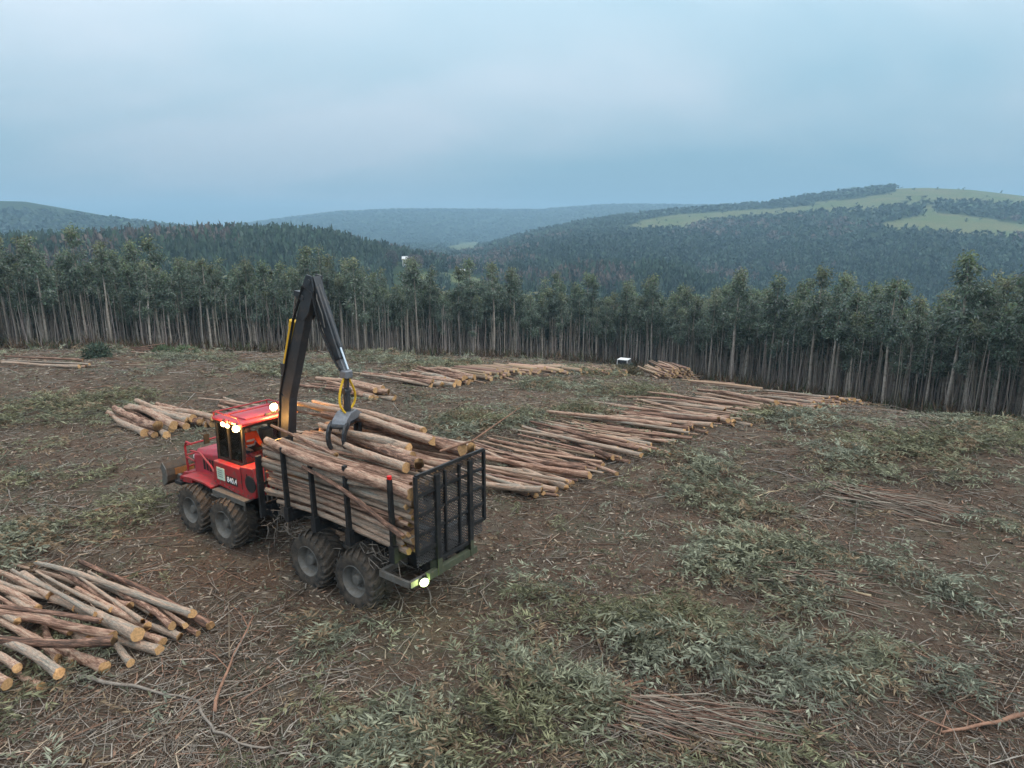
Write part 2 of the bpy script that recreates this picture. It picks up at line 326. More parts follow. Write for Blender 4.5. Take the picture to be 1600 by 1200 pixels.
_fl_az = np.radians([-180, -60, -35, -15, 0, 15, 35, 60, 180]); _fl_z = np.array([-20, -15, -18, -30, -38, -48, -50, -45, -20.])
def far_z(x, y):
    r = np.hypot(x, y); az = np.arctan2(x, y)
    fl = np.interp(az, _fl_az, _fl_z) + 8 * (fbm(x + 900, y, 260, 3) - .5); z = fl.copy() if hasattr(fl, 'copy') else fl
    for nm, aa, dd, zz, wf_, wb_ in RD:
        d = np.interp(az, aa, dd); c = np.interp(az, aa, zz)
        t_ = np.where(r < d, (d - r) / wf_, (r - d) / wb_); t_ = np.clip(t_, 0, 1)
        p = .5 + .5 * np.cos(np.pi * t_) if nm != 'right_hill' else np.clip(1 - t_ ** 1.25, 0, 1)
        n_ = 1 + .10 * (fbm(x, y, wf_ * .45, 3) - .5) * (t_ > 0) * np.minimum(1, t_ * 6)
        if nm in ('left_mid', 'mound'):      # fade out sideways
            p = p * smooth(aa[-1] + .16, aa[-1] - .02, az) * (1 if nm == 'left_mid' else smooth(aa[0] - .14, aa[0] + .02, az))
        z = np.maximum(z, fl + (c - fl) * p * n_)
    return z
def base_z(x, y):
    r = np.hypot(x, y); k = smooth(130, 260, r)
    z = np.where(k < 1, tps(x, y) * (1 - k), 0); return z + np.where(k > 0, far_z(x, y) * k, 0)
def ground_z(x, y):
    x = np.asarray(x, float); y = np.asarray(y, float); r = np.hypot(x, y); f = smooth(160, 90, r) * (.3 + .7 * smooth(4.0, 7.5, np.hypot(x + 5.42, y - 16.85)))
    return base_z(x, y) + f * (.34 * (fbm(x, y, 5.5, 3) - .5) + .22 * (fbm(x + 50, y, 1.3, 3) - .5) * smooth(70, 30, r))
_rs = np.r_[np.arange(3, 130, .25), np.geomspace(130, 6000, 900)]
def hit(px, py):                          # ground point seen at a photo pixel
    d = ray(px, py); h = math.hypot(d[0], d[1]); x = d[0] / h * _rs; y = d[1] / h * _rs; zr = CAM_H + d[2] / h * _rs
    g_ = ground_z(x, y); i = np.argmax(zr < g_)
    if i == 0: return np.array([x[-1], y[-1], g_[-1]])
    a = (zr[i - 1] - g_[i - 1]) / ((zr[i - 1] - g_[i - 1]) + (g_[i] - zr[i])); xx = x[i - 1] + (x[i] - x[i - 1]) * a; yy = y[i - 1] + (y[i] - y[i - 1]) * a
    return np.array([xx, yy, float(ground_z(xx, yy))])
def to_pix(x, y, z):
    zz = z - CAM_H; d = y * CP - zz * SP; u = y * SP + zz * CP; return 800 + FPX * x / d, 600 - FPX * u / d
def in_poly(x, y, poly):
    ins = np.zeros(np.shape(x), bool); n = len(poly)
    for i in range(n):
        x1, y1 = poly[i][:2]; x2, y2 = poly[(i + 1) % n][:2]
        if y1 == y2: continue
        ins ^= ((y1 > y) != (y2 > y)) & (x < (x2 - x1) * (y - y1) / (y2 - y1) + x1)
    return ins
EDGE = np.array([pt(*q)[:2] for q in EDGE_PIX])
CLEARING = [tuple(q) for q in EDGE] + [(34, 18), (48, -40), (-110, -40), (-110, 52)]
def edge_dist(x, y):
    P_ = np.r_[[(-110, 52)], EDGE, [(34, 18), (48, -40)]]; dm = np.full(np.shape(x), 1e9)
    for a, b in zip(P_[:-1], P_[1:]):
        ab = b - a; t_ = np.clip(((x - a[0]) * ab[0] + (y - a[1]) * ab[1]) / (ab @ ab), 0, 1); dm = np.minimum(dm, np.hypot(x - a[0] - ab[0] * t_, y - a[1] - ab[1] * t_))
    return dm
FIELD_PIX = [
    [(955, 366), (1005, 344), (1060, 335), (1190, 327), (1330, 317), (1452, 316), (1440, 322), (1350, 330), (1190, 341), (1110, 347), (1065, 361), (1010, 360)],
    [(1250, 318), (1330, 312), (1392, 303), (1440, 291), (1520, 293), (1700, 320), (1700, 332), (1600, 322), (1480, 317), (1300, 320)],
    [(1362, 353), (1440, 337), (1448, 320), (1462, 320), (1466, 334), (1520, 338), (1660, 362), (1640, 376), (1500, 368), (1430, 363)],
    [(694, 387), (720, 379), (752, 378), (742, 396), (712, 397)],
    [(632, 428), (700, 426), (790, 430), (800, 440), (700, 440), (640, 440)],
    [(720, 436), (845, 428), (850, 437), (740, 446)]]
FIELDS = [[hit(*q)[:2] for q in pl] for pl in FIELD_PIX]

azs = np.r_[np.linspace(-180, -52, 26)[:-1], np.linspace(-52, 52, 430), np.linspace(52, 180, 26)[1:-1]]; azs = np.radians(azs); NA = len(azs)
def polar(rr, name, mtl):
    rg, ag = np.meshgrid(rr, azs, indexing='ij'); x = rg * np.sin(ag); y = rg * np.cos(ag); z = ground_z(x, y); nr = len(rr)
    idx = np.arange(nr * NA).reshape(nr, NA); nx = np.roll(idx, -1, 1)
    F = np.stack([idx[:-1], nx[:-1], nx[1:], idx[1:]], -1).reshape(-1, 4)[:, ::-1]
    xf, yf = x.ravel(), y.ravel()
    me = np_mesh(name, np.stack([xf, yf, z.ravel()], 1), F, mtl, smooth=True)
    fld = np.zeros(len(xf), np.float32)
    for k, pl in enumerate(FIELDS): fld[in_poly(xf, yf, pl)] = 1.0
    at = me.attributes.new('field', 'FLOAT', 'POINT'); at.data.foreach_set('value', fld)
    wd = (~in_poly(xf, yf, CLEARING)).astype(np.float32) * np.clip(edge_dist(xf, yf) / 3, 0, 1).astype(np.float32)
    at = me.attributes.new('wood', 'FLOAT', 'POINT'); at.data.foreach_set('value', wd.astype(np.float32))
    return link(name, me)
def ground_mat():
    m = bpy.data.materials.new('clearing_soil_and_litter'); m.use_nodes = True; t = m.node_tree; b = t.nodes['Principled BSDF']; b.inputs['Roughness'].default_value = .95; b.inputs['Specular IOR Level'].default_value = .1
    tcn = N(t, 'ShaderNodeTexCoord')
    def nz(sc, de=6, ro=.6, sx=None, dist=0):
        n = N(t, 'ShaderNodeTexNoise'); n.inputs['Scale'].default_value = sc; n.inputs['Detail'].default_value = de; n.inputs['Roughness'].default_value = ro; n.inputs['Distortion'].default_value = dist
        if sx:
            mp_ = N(t, 'ShaderNodeMapping'); mp_.inputs['Scale'].default_value = sx[:3]; mp_.inputs['Rotation'].default_value = (0, 0, sx[3]); L(t, tcn.outputs['Object'], mp_.inputs[0]); L(t, mp_.outputs[0], n.inputs['Vector'])
        else: L(t, tcn.outputs['Object'], n.inputs['Vector'])
        return n.outputs['Fac']
    def mr(f, a, b_, c=0., d=1.):
        q_ = N(t, 'ShaderNodeMapRange'); q_.inputs[1].default_value = a; q_.inputs[2].default_value = b_; q_.inputs[3].default_value = c; q_.inputs[4].default_value = d; L(t, f, q_.inputs[0]); return q_.outputs[0]
    def mix(f, a, b_):
        q_ = N(t, 'ShaderNodeMix', data_type='RGBA')
        if isinstance(f, float): q_.inputs[0].default_value = f
        else: L(t, f, q_.inputs[0])
        for k, v in ((6, a), (7, b_)):
            if isinstance(v, tuple): q_.inputs[k].default_value = (*v, 1)
            else: L(t, v, q_.inputs[k])
        return q_.outputs[2]
    c = mix(mr(nz(.55, 5), .35, .65), (.092, .068, .052), (.138, .09, .064))
    c = mix(mr(nz(1.6, 7, .7), .48, .68), c, (.168, .145, .112))
    c = mix(mr(nz(.32, 6, .65), .52, .66, 0, .7), c, (.088, .092, .06))
    f1 = nz(3.2, 5, .7, (1, 7, 1, .4), .6); f2 = nz(3.2, 5, .7, (7, 1, 1, -.5), .6); f3 = nz(16, 4, .75)
    c = mix(mr(f1, .56, .66, 0, .6), c, (.195, .168, .138)); c = mix(mr(f2, .57, .66, 0, .55), c, (.2, .15, .115))
    c = mix(mr(f3, .56, .68, 0, .7), c, (.05, .036, .028)); c = mix(mr(nz(26, 3, .7), .58, .7, 0, .6), c, (.28, .24, .19))
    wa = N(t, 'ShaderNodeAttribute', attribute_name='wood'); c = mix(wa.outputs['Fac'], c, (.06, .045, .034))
    L(t, c, b.inputs['Base Color'])
    hsum = N(t, 'ShaderNodeMath', operation='ADD'); L(t, f3, hsum.inputs[0]); L(t, f1, hsum.inputs[1]); h2 = N(t, 'ShaderNodeMath', operation='ADD'); L(t, hsum.outputs[0], h2.inputs[0]); L(t, nz(5, 6, .7), h2.inputs[1])
    bu = N(t, 'ShaderNodeBump'); bu.inputs['Strength'].default_value = .9; bu.inputs['Distance'].default_value = .12; L(t, h2.outputs[0], bu.inputs['Height']); L(t, bu.outputs[0], b.inputs['Normal'])
    return m
def hills_mat():
    m = bpy.data.materials.new('hills_pasture_and_wood_floor'); m.use_nodes = True; t = m.node_tree; b = t.nodes['Principled BSDF']; b.inputs['Roughness'].default_value = 1; b.inputs['Specular IOR Level'].default_value = 0
    tcn = N(t, 'ShaderNodeTexCoord'); n1_ = N(t, 'ShaderNodeTexNoise'); n1_.inputs['Scale'].default_value = .016; n1_.inputs['Detail'].default_value = 10; n1_.inputs['Roughness'].default_value = .7; L(t, tcn.outputs['Object'], n1_.inputs['Vector'])
    r1 = N(t, 'ShaderNodeValToRGB'); e_ = r1.color_ramp.elements; e_[0].position = .35; e_[0].color = (.085, .12, .052, 1); e_[1].position = .65; e_[1].color = (.15, .14, .075, 1); L(t, n1_.outputs['Fac'], r1.inputs[0])
    n2_ = N(t, 'ShaderNodeTexNoise'); n2_.inputs['Scale'].default_value = .08; n2_.inputs['Detail'].default_value = 8; n2_.inputs['Roughness'].default_value = .75; L(t, tcn.outputs['Object'], n2_.inputs['Vector'])
    r2 = N(t, 'ShaderNodeValToRGB'); e_ = r2.color_ramp.elements; e_[0].position = .38; e_[0].color = (.018, .032, .016, 1); e_[1].position = .66; e_[1].color = (.055, .07, .035, 1); L(t, n2_.outputs['Fac'], r2.inputs[0])
    a = N(t, 'ShaderNodeAttribute', attribute_name='field'); mi = N(t, 'ShaderNodeMix', data_type='RGBA'); L(t, a.outputs['Fac'], mi.inputs[0]); L(t, r2.outputs[0], mi.inputs[6]); L(t, r1.outputs[0], mi.inputs[7])
    L(t, mi.outputs[2], b.inputs['Base Color']); return m
RSPLIT = 150.0
r_near = np.r_[[.4, 1.2, 2.2, 3.2, 4.2], np.geomspace(5, RSPLIT, 300)]; r_far = np.geomspace(RSPLIT, 4600, 210)
tag(polar(r_near, 'ground', ground_mat()), kind='structure'); tag(polar(r_far, 'hills', hills_mat()), kind='structure')

# ------------------------------------------------------------------ foliage helpers
def unit(a): return a / (np.linalg.norm(a, axis=-1, keepdims=True) + 1e-9)
def leaf_quads(C, D, Ln, Wd, rng):
    """lance-shaped folded quads: base, side, tip, side"""
    n = len(C); D = unit(D); S_ = unit(np.cross(D, rng.normal(size=(n, 3)))); U = np.cross(S_, D)
    Ln = Ln[:, None]; Wd = Wd[:, None]
    V = np.stack([C, C + D * Ln * .45 + S_ * Wd * .5 + U * Wd * .15, C + D * Ln, C + D * Ln * .45 - S_ * Wd * .5 + U * Wd * .15], 1).reshape(-1, 3)
    return V, np.arange(4 * n).reshape(n, 4)
def rep4(c): return np.repeat(c, 4, axis=0)
def tubes(P, Rd, n=3):
    """P (m,k,3) polylines, Rd (m,k) radii -> quads"""
    m, k, _ = P.shape; T = unit(np.gradient(P, axis=1)); ref = np.where(np.abs(T[..., 2:3]) > .9, np.array([1., 0, 0]), np.array([0, 0, 1.]))
    A = unit(np.cross(T, ref)); B = np.cross(T, A); an = 2 * np.pi * np.arange(n) / n
    V = P[:, :, None] + Rd[:, :, None, None] * (np.cos(an)[None, None, :, None] * A[:, :, None] + np.sin(an)[None, None, :, None] * B[:, :, None])
    idx = np.arange(m * k * n).reshape(m, k, n); a = idx[:, :-1]; b = np.roll(idx, -1, 2)[:, :-1]; c = np.roll(idx, -1, 2)[:, 1:]; d = idx[:, 1:]
    return V.reshape(-1, 3), np.stack([a, b, c, d], -1).reshape(-1, 4)
def scatter(V, F, Cc, pos, yaw, sc, tint):
    """copies of one small mesh, merged: pos (m,3), yaw (m,), sc (m,3), tint (m,3)"""
    m = len(pos); c, s = np.cos(yaw)[:, None], np.sin(yaw)[:, None]; X = V[None] * sc[:, None]
    o = np.stack([X[..., 0] * c - X[..., 1] * s, X[..., 0] * s + X[..., 1] * c, X[..., 2]], -1) + pos[:, None]
    return o.reshape(-1, 3), (F[None] + (np.arange(m) * len(V))[:, None, None]).reshape(-1, F.shape[1]), (Cc[None] * tint[:, None]).reshape(-1, 3)
def cat(parts):
    o = 0; Vs = []; Fs = []; Cs = []
    for V, F, C in parts: Vs.append(V); Fs.append(F + o); Cs.append(C); o += len(V)
    return np.concatenate(Vs), np.concatenate(Fs), np.concatenate(Cs)

# ------------------------------------------------------------------ eucalyptus plantation
def euc(seed, h, nb, nl, leaf, lo=.40):
    rng = np.random.default_rng(seed); bend = rng.normal(0, .18, 2)
    ax = lambda t: np.stack([bend[0] * np.sin(t * 2.4) * t, bend[1] * np.sin(t * 2.9 + 1) * t, t * h], -1)
    tt = np.linspace(0, 1, 9); P = ax(tt)[None]; Rd = (.125 * (1 - tt) ** .8 + .012)[None] * h / 11
    tv, tf = tubes(P, Rd, 6)
    t = lo + (1 - lo) * rng.random(nb) ** .85; t[-4:] = [.99, .965, .94, .91]; rad = (1.25 * np.clip((1 - t) / (1 - lo), 0, 1) ** .75 + .12) * rng.uniform(.55, 1.2, nb) * np.where(t < lo + .12, .8, 1)
    a = rng.random(nb) * 6.283; b0 = ax(t); b1 = b0 + np.stack([rad * np.cos(a), rad * np.sin(a), rad * rng.uniform(.5, 1.0, nb)], -1)
    mid = (b0 + b1) / 2 + np.array([0, 0, -.08]); bv, bf = tubes(np.stack([b0, mid, b1], 1), np.stack([rad * 0 + .022, rad * 0 + .014, rad * 0 + .005], 1), 3)
    nd = 16; td = rng.uniform(.08, lo + .1, nd); ad = rng.random(nd) * 6.283; ld = rng.uniform(.3, 1.1, nd); d0 = ax(td); d1 = d0 + np.stack([ld * np.cos(ad), ld * np.sin(ad), ld * rng.uniform(-.1, .8, nd)], -1)
    dv, df = tubes(np.stack([d0, (d0 + d1) / 2 + [0, 0, .05], d1], 1), np.tile([.014, .01, .004], (nd, 1)), 3)
    V = np.concatenate([tv, bv, dv]); F = np.concatenate([tf, bf + len(tv), df + len(tv) + len(bv)])
    # leaves in clumps along the branches
    ib = rng.choice(nb, nl, p=(rad ** 1.3) / (rad ** 1.3).sum()); s = rng.random(nl) ** .6; ncl = 9; cl = np.round(s * ncl) / ncl
    off = rng.normal(size=(nb, ncl + 1, 3)) * .13
    C = b0[ib] + (b1 - b0)[ib] * (.25 + .85 * cl)[:, None] + off[ib, (cl * ncl).astype(int)] + rng.normal(0, .19, (nl, 3)) * [1, 1, 1.1]
    out = np.stack([np.cos(a[ib]), np.sin(a[ib]), np.zeros(nl)], -1)
    D = out * .5 + np.array([0, 0, -.55]) + rng.normal(0, .55, (nl, 3))
    lv, lf = leaf_quads(C, D, leaf * rng.uniform(.6, 1.3, nl), leaf * .36 * rng.uniform(.7, 1.3, nl), rng)
    base = np.array([.115, .155, .115]); new = np.array([.215, .24, .125]); gry = np.array([.185, .215, .185])
    k = np.clip((C[:, 2] / h - .86) / .14, 0, 1)[:, None] * rng.random((nl, 1)); g_ = (rng.random((nl, 1)) < .3)
    col = (np.where(g_, gry, base) * (1 - k) + new * k) * rng.uniform(.6, 1.4, (nl, 1)) * rng.uniform(.9, 1.1, (nl, 3))
    return V, F, lv, lf, rep4(col)
EUC = []
for k in range(12):
    V, F, lv, lf, lc = euc(100 + k, 11.0 + .4 * (k % 4), 30, 2300, .33, lo=[.30, .36, .42, .47][k % 4])
    EUC.append((np_mesh('trunk', V, F, M['trunk'], smooth=True), np_mesh('crown', lv, lf, M['leaf'], lc)))
EUCL = []
for k in range(5):
    V, F, lv, lf, lc = euc(300 + k, 11.3, 14, 150, 1.0, lo=.42); EUCL.append((V[:54], F[:48], lv, lf, lc))
gx, gy = np.meshgrid(np.arange(-110, 100, 2.0), np.arange(8, 130, 2.25)); gx = gx.ravel() + RNG.normal(0, .36, gx.size); gy = gy.ravel() + RNG.normal(0, .36, gy.size)
ed = edge_dist(gx, gy); ok = (~in_poly(gx, gy, CLEARING)) & (ed > .5) & (ed < 30) & (gy > 20) & (RNG.random(gx.size) < .93); gx, gy, ed = gx[ok], gy[ok], ed[ok]; gz = ground_z(gx, gy)
tpx, tpy = to_pix(gx, gy, gz + 6); fr = (tpx > -60) & (tpx < 1660)
order = np.argsort(np.where(fr, ed + .02 * np.hypot(gx, gy), 1e5)); NT = 300
def hscale(px): return np.interp(px, [0, 350, 650, 950, 1250, 1600], [.74, .76, .82, .82, .82, .84])
SECT = ((70, 'at the left edge of the photo'), (150, 'behind the bush on the far left'), (230, 'behind the far left poles'), (310, 'behind the pole bundle by the trees'), (400, 'left of the crane'), (470, 'just left of the crane boom'), (560, 'behind the crane top'), (640, 'right of the crane'), (720, 'below the white valley house'),
        (800, 'above the start of the distant log rows'), (880, 'above the middle of the distant log rows'), (960, 'just left of the white-roofed car'), (1030, 'behind the car and log stack'), (1110, 'just right of the log stack'), (1180, 'behind the gap past the log stack'), (1260, 'above the far bend of the long log row'), (1340, 'above the last third of the long log row'), (1400, 'where the long log row ends'), (1470, 'right of the end of the long log row'), (1540, 'above the leafy patch at the right'), (9999, 'at the right edge of the photo'))
def tree_label(px, e_, s_):
    return ('tall ' if s_ > .88 else 'short ' if s_ < .66 else '') + 'slim eucalyptus ' + ('in the front row ' if e_ < 2.6 else 'in the second row ' if e_ < 5.2 else 'standing further in ') + [q for a, q in SECT if px < a][0]
for n, i in enumerate(order[:NT]):
    tm, cm = EUC[RNG.integers(12)]; o = empty('eucalyptus_tree', (gx[i], gy[i], gz[i] - .1), RNG.random() * 6.28)
    s_ = RNG.uniform(.66, 1.2) * hscale(tpx[i]); o.scale = (s_ * 1.08, s_ * 1.08, s_); o.rotation_euler[0] = RNG.normal(0, .018); o.rotation_euler[1] = RNG.normal(0, .018)
    tag(o, tree_label(tpx[i], ed[i], s_), 'tree', 'eucalyptus trees of the plantation edge'); link('trunk', tm, o); link('crown', cm, o)
rest = order[NT:]; parts = []; partsT = []; kv = RNG.integers(0, 5, len(rest))
for k in range(5):
    ii = rest[kv == k]; m_ = len(ii); sc = (RNG.uniform(.8, 1.12, m_) * hscale(tpx[ii]))[:, None] * np.ones((m_, 3)); yw = RNG.random(m_) * 6.28; P_ = np.stack([gx[ii], gy[ii], gz[ii] - .1], 1)
    V, F, lv, lf, lc = EUCL[k]; parts.append(scatter(lv, lf, lc, P_, yw, sc, RNG.uniform(.7, 1.25, (m_, 1)) * RNG.uniform(.93, 1.07, (m_, 3))))
    partsT.append(scatter(V, F, np.tile([.17, .155, .135], (len(V), 1)), P_, yw, sc, RNG.uniform(.5, 1.2, (m_, 1)) * np.ones((1, 3))))
V, F, C = cat(parts + partsT); tag(link('eucalyptus_forest', np_mesh('eucalyptus_forest', V, F, M['leaf'], C)), 'dense mass of eucalyptus crowns deeper in the plantation', 'forest', kind='stuff')
# brown undergrowth along the plantation floor
m_ = 9000; ux = RNG.uniform(-70, 60, m_ * 6); uy = RNG.uniform(25, 130, m_ * 6); e_ = edge_dist(ux, uy); ins = in_poly(ux, uy, CLEARING); k_ = ((~ins) & (RNG.random(m_ * 6) < np.exp(-e_ / 9))) | (ins & (e_ < 2.0) & (RNG.random(m_ * 6) < .5)); ux, uy = ux[k_], uy[k_]; m_ = len(ux); uz = ground_z(ux, uy)
hh = RNG.uniform(.4, 1.5, m_) * (.5 + fbm(ux, uy, 9)); nl = 5
C0 = np.repeat(np.stack([ux, uy, uz], 1), nl, 0) + RNG.normal(0, .25, (m_ * nl, 3)) * [1, 1, .0]; D = RNG.normal(0, .45, (m_ * nl, 3)) + [0, 0, .8]
V, F = leaf_quads(C0, D, np.repeat(hh, nl) * RNG.uniform(.7, 1.2, m_ * nl), RNG.uniform(.03, .13, m_ * nl), RNG)
cc = np.where(RNG.random((m_, 1)) < .3, [.06, .07, .035], [.10, .068, .045]) * RNG.uniform(.6, 1.3, (m_, 1)); tag(link('undergrowth', np_mesh('undergrowth', V, F, M['litter'], rep4(np.repeat(cc, nl, 0)))), 'brown bracken and scrub along the plantation floor', 'undergrowth', kind='stuff')

m_ = 5200; ux = RNG.uniform(-75, 60, m_ * 8); uy = RNG.uniform(22, 130, m_ * 8); e_ = edge_dist(ux, uy); k_ = (~in_poly(ux, uy, CLEARING)) & (RNG.random(m_ * 8) < np.exp(-e_ / 10)); ux, uy = ux[k_][:m_], uy[k_][:m_]; m_ = len(ux); uz = ground_z(ux, uy); thin = RNG.random(m_) < .55; hh = np.where(thin, RNG.uniform(2.5, 6.0, m_), RNG.uniform(.6, 2.6, m_)); ts = np.linspace(0, 1, 4); ax_ = RNG.normal(0, 1, (m_, 2)) * np.where(thin, .025, .28)[:, None]
P = np.stack([ux[:, None] + ax_[:, :1] * ts * hh[:, None] + RNG.normal(0, .05, (m_, 4)), uy[:, None] + ax_[:, 1:] * ts * hh[:, None], uz[:, None] + ts * hh[:, None]], -1); V, F = tubes(P, (RNG.uniform(.012, .026, m_) * np.where(thin, 1.9, 1))[:, None] * np.linspace(1.2, .5, 4), 3)
cc = np.array([.30, .265, .235]) * RNG.uniform(.5, 1.2, (m_, 1)) * RNG.uniform(.95, 1.05, (m_, 3)); tag(link('dead_saplings', np_mesh('dead_saplings', V, F, M['litter'], np.repeat(cc, 12, 0))), 'thin dead stems and saplings between the plantation trunks', 'saplings', kind='stuff')

# ------------------------------------------------------------------ woods on the hills
def blob(seed, nq, size, conif):
    rng = np.random.default_rng(seed); z = rng.random(nq) ** .8; a = rng.random(nq) * 6.283; rr = (1 - z) ** .75 * .5 + .06 if conif else np.sqrt(np.clip(1 - (2 * z - .9) ** 2, 0, 1)) * .5
    rr = rr * np.sqrt(rng.random(nq)); C = np.stack([rr * np.cos(a), rr * np.sin(a), z], -1); D = np.stack([np.cos(a) * .45, np.sin(a) * .45, rng.uniform(.1, .9, nq)], -1) + rng.normal(0, .3, (nq, 3))
    C = C - unit(D) * size * .5
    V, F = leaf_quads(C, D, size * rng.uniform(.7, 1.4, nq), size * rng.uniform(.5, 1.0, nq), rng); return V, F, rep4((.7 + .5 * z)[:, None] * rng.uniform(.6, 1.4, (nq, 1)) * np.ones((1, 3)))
ga = np.linspace(R(-43), R(43), 420); gr = np.geomspace(85, 4200, 560); RR, AA = np.meshgrid(gr, ga); GZ = ground_z(RR * np.sin(AA), RR * np.cos(AA)); EL = (GZ + 3 - CAM_H) / RR; CM = np.maximum.accumulate(EL, 1)
zn_ = ((95, 320, 7000), (320, 800, 17000), (800, 3400, 32000)); ca = np.concatenate([RNG.uniform(R(-42.5), R(42.5), n) for a, b, n in zn_]); crr = np.concatenate([np.exp(RNG.uniform(np.log(a), np.log(b), n)) for a, b, n in zn_]); nc = len(crr)
cx_, cy_ = crr * np.sin(ca), crr * np.cos(ca); cz_ = ground_z(cx_, cy_)
ia = np.clip(np.searchsorted(ga, ca), 0, len(ga) - 1); ir = np.clip(np.searchsorted(gr, crr * .985) - 1, 0, len(gr) - 1)
vis = (cz_ + 10 - CAM_H) / crr > CM[ia, ir] - .0005
clr = np.zeros(nc, bool)
for pl in FIELDS: clr |= in_poly(cx_, cy_, pl)
clr |= edge_dist(cx_, cy_) < 29
for hp in (hit(641, 418), hit(727, 429)): ha = math.atan2(hp[0], hp[1]); hr = math.hypot(hp[0], hp[1]); clr |= (np.abs(ca - ha) < 13 / hr) & (crr > hr * .5) & (crr < hr * 1.03)      # meadow before the houses
clr |= (crr > 1500) & (ca < R(-22))                               # bare rocky mountain top on the left
top_bare = (clr & (RNG.random(nc) < .03) & (crr > 1000) & (ca > 0))
ok = vis & ((~clr) | top_bare); lone = top_bare[ok]; cx_, cy_, cz_, crr = cx_[ok], cy_[ok], cz_[ok], crr[ok]
brown = fbm(cx_ + 300, cy_, 90, 3); pat = fbm(cx_, cy_ + 700, 220, 4); parts = []; var = RNG.integers(0, 6, len(crr))
for zone, (r0, r1, nq, sz) in enumerate(((0, 320, 64, .2), (320, 800, 15, .42), (800, 9999, 6, .6))):
    for k in range(6):
        B = blob(900 + zone * 10 + k, nq, sz, k < 1); ii = np.where((crr >= r0) & (crr < r1) & (var == k))[0]; m_ = len(ii)
        if not m_: continue
        wd = np.maximum(3.4, .0095 * crr[ii]) * RNG.uniform(.75, 1.25, m_) * np.where(lone[ii], .5, 1); ht = np.clip(RNG.normal(9, 1.3, m_), 6, 12) * np.where(lone[ii], .6, 1) * np.where(crr[ii] > 800, .85, 1)
        tint = np.array([.042, .062, .042]) * RNG.uniform(.65, 1.3, (m_, 1)) * (.62 + .8 * pat[ii])[:, None] * RNG.uniform(.92, 1.08, (m_, 3))
        tint *= np.where(crr[ii] < 300, 1.7, 1.0)[:, None]; br = (brown[ii] > .6) & (RNG.random(m_) < .6) & (crr[ii] < 1100); tint[br] = np.array([.115, .09, .075]) * RNG.uniform(.7, 1.2, (br.sum(), 1))
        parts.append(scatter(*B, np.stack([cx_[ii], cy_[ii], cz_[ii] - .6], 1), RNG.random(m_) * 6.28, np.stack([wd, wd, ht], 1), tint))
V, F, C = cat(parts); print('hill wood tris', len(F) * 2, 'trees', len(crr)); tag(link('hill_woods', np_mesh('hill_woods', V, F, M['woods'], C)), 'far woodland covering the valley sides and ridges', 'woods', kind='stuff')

# ------------------------------------------------------------------ slash, twigs and cut foliage on the clearing
GREEN = [(1030, 985, 2.2), (960, 960, 1.5), (1100, 1010, 1.6), (1180, 875, 2.2), (1270, 880, 1.8), (1120, 880, 1.5), (870, 1100, 1.0), (820, 1150, .9), (950, 1130, .7), (700, 1180, .7), (600, 1185, .6), (40, 850, 2.4), (150, 830, 1.9), (230, 800, 1.5),
         (1420, 705, 3.2), (1360, 725, 2.4), (1480, 690, 3.2), (1560, 668, 3), (1590, 680, 3), (1500, 740, 2), (740, 665, 2.4), (690, 672, 2), (820, 655, 2.6), (900, 645, 2.6), (980, 615, 4), (60, 650, 3.5), (150, 642, 3.5), (200, 625, 2.5), (300, 560, 4), (160, 555, 2),
         (600, 565, 6), (700, 572, 6), (850, 602, 3.5), (860, 925, .9), (1230, 1060, .8), (1300, 1052, .7), (1350, 1020, .6), (1200, 800, 1.9), (1150, 740, 1.5), (1330, 775, 1.4), (540, 990, .7), (930, 585, 5), (480, 578, 5), (1550, 820, 1.2), (1450, 900, 1.1), (1280, 960, 1), (1100, 770, 1.0), (1500, 1060, .6), (1090, 720, 1), (1240, 655, 3)]
GC = np.array([[*hit(px, py)[:2], s_] for px, py, s_ in GREEN])
def green_w(x, y):
    g_ = np.zeros(np.shape(x))
    for a, b, s_ in GC: g_ = np.maximum(g_, np.exp(-((x - a) ** 2 + (y - b) ** 2) / (2 * (s_ * .52) ** 2)))
    n_ = fbm(x + 31, y + 9, 2.2, 4); return np.clip(g_ * 1.5 - .25 + (n_ - .5) * 2.6, 0, 1) * np.clip(g_ * 2.4 - .45, .0, 1) + .16 * smooth(.62, .72, fbm(x + 71, y, 3.1, 4))
def sample(n, p, r0=6.5, r1=100, azm=44):
    u = RNG.random(n); r = (r0 ** (1 - p) + u * (r1 ** (1 - p) - r0 ** (1 - p))) ** (1 / (1 - p)); a = RNG.uniform(-R(azm), R(azm), n); x, y = r * np.sin(a), r * np.cos(a)
    k = in_poly(x, y, CLEARING); return x[k], y[k], r[k]
MX0, MY0, MPH = -5.4209, 16.8451, R(144.008)
def off_machine(x, y):                     # keep twigs out of the forwarder's wheels
    dx, dy = x - MX0, y - MY0; c, s = math.cos(MPH), math.sin(MPH); lx, ly = dx * c + dy * s, -dx * s + dy * c
    return ~((np.abs(lx) < 4.4) & (np.abs(ly) < 1.5))
BARE = np.array([[*hit(px, py)[:2], s_] for px, py, s_ in [(700, 985, 2.2), (610, 1010, 1.6), (790, 900, 2.2), (520, 990, 1.5), (900, 830, 2.5), (430, 880, 1.6), (960, 800, 2.5), (250, 740, 3), (130, 700, 3.5), (1050, 850, 1.6), (700, 1060, 1.0), (1300, 1000, 1.0), (1420, 960, 1.2), (1290, 690, 2.5), (640, 630, 3), (700, 610, 4), (300, 620, 4)]])
def bare(x, y): return 1 - .82 * np.max([np.exp(-((x - a) ** 2 + (y - b) ** 2) / (2 * (s_ * .7) ** 2)) for a, b, s_ in BARE], 0)
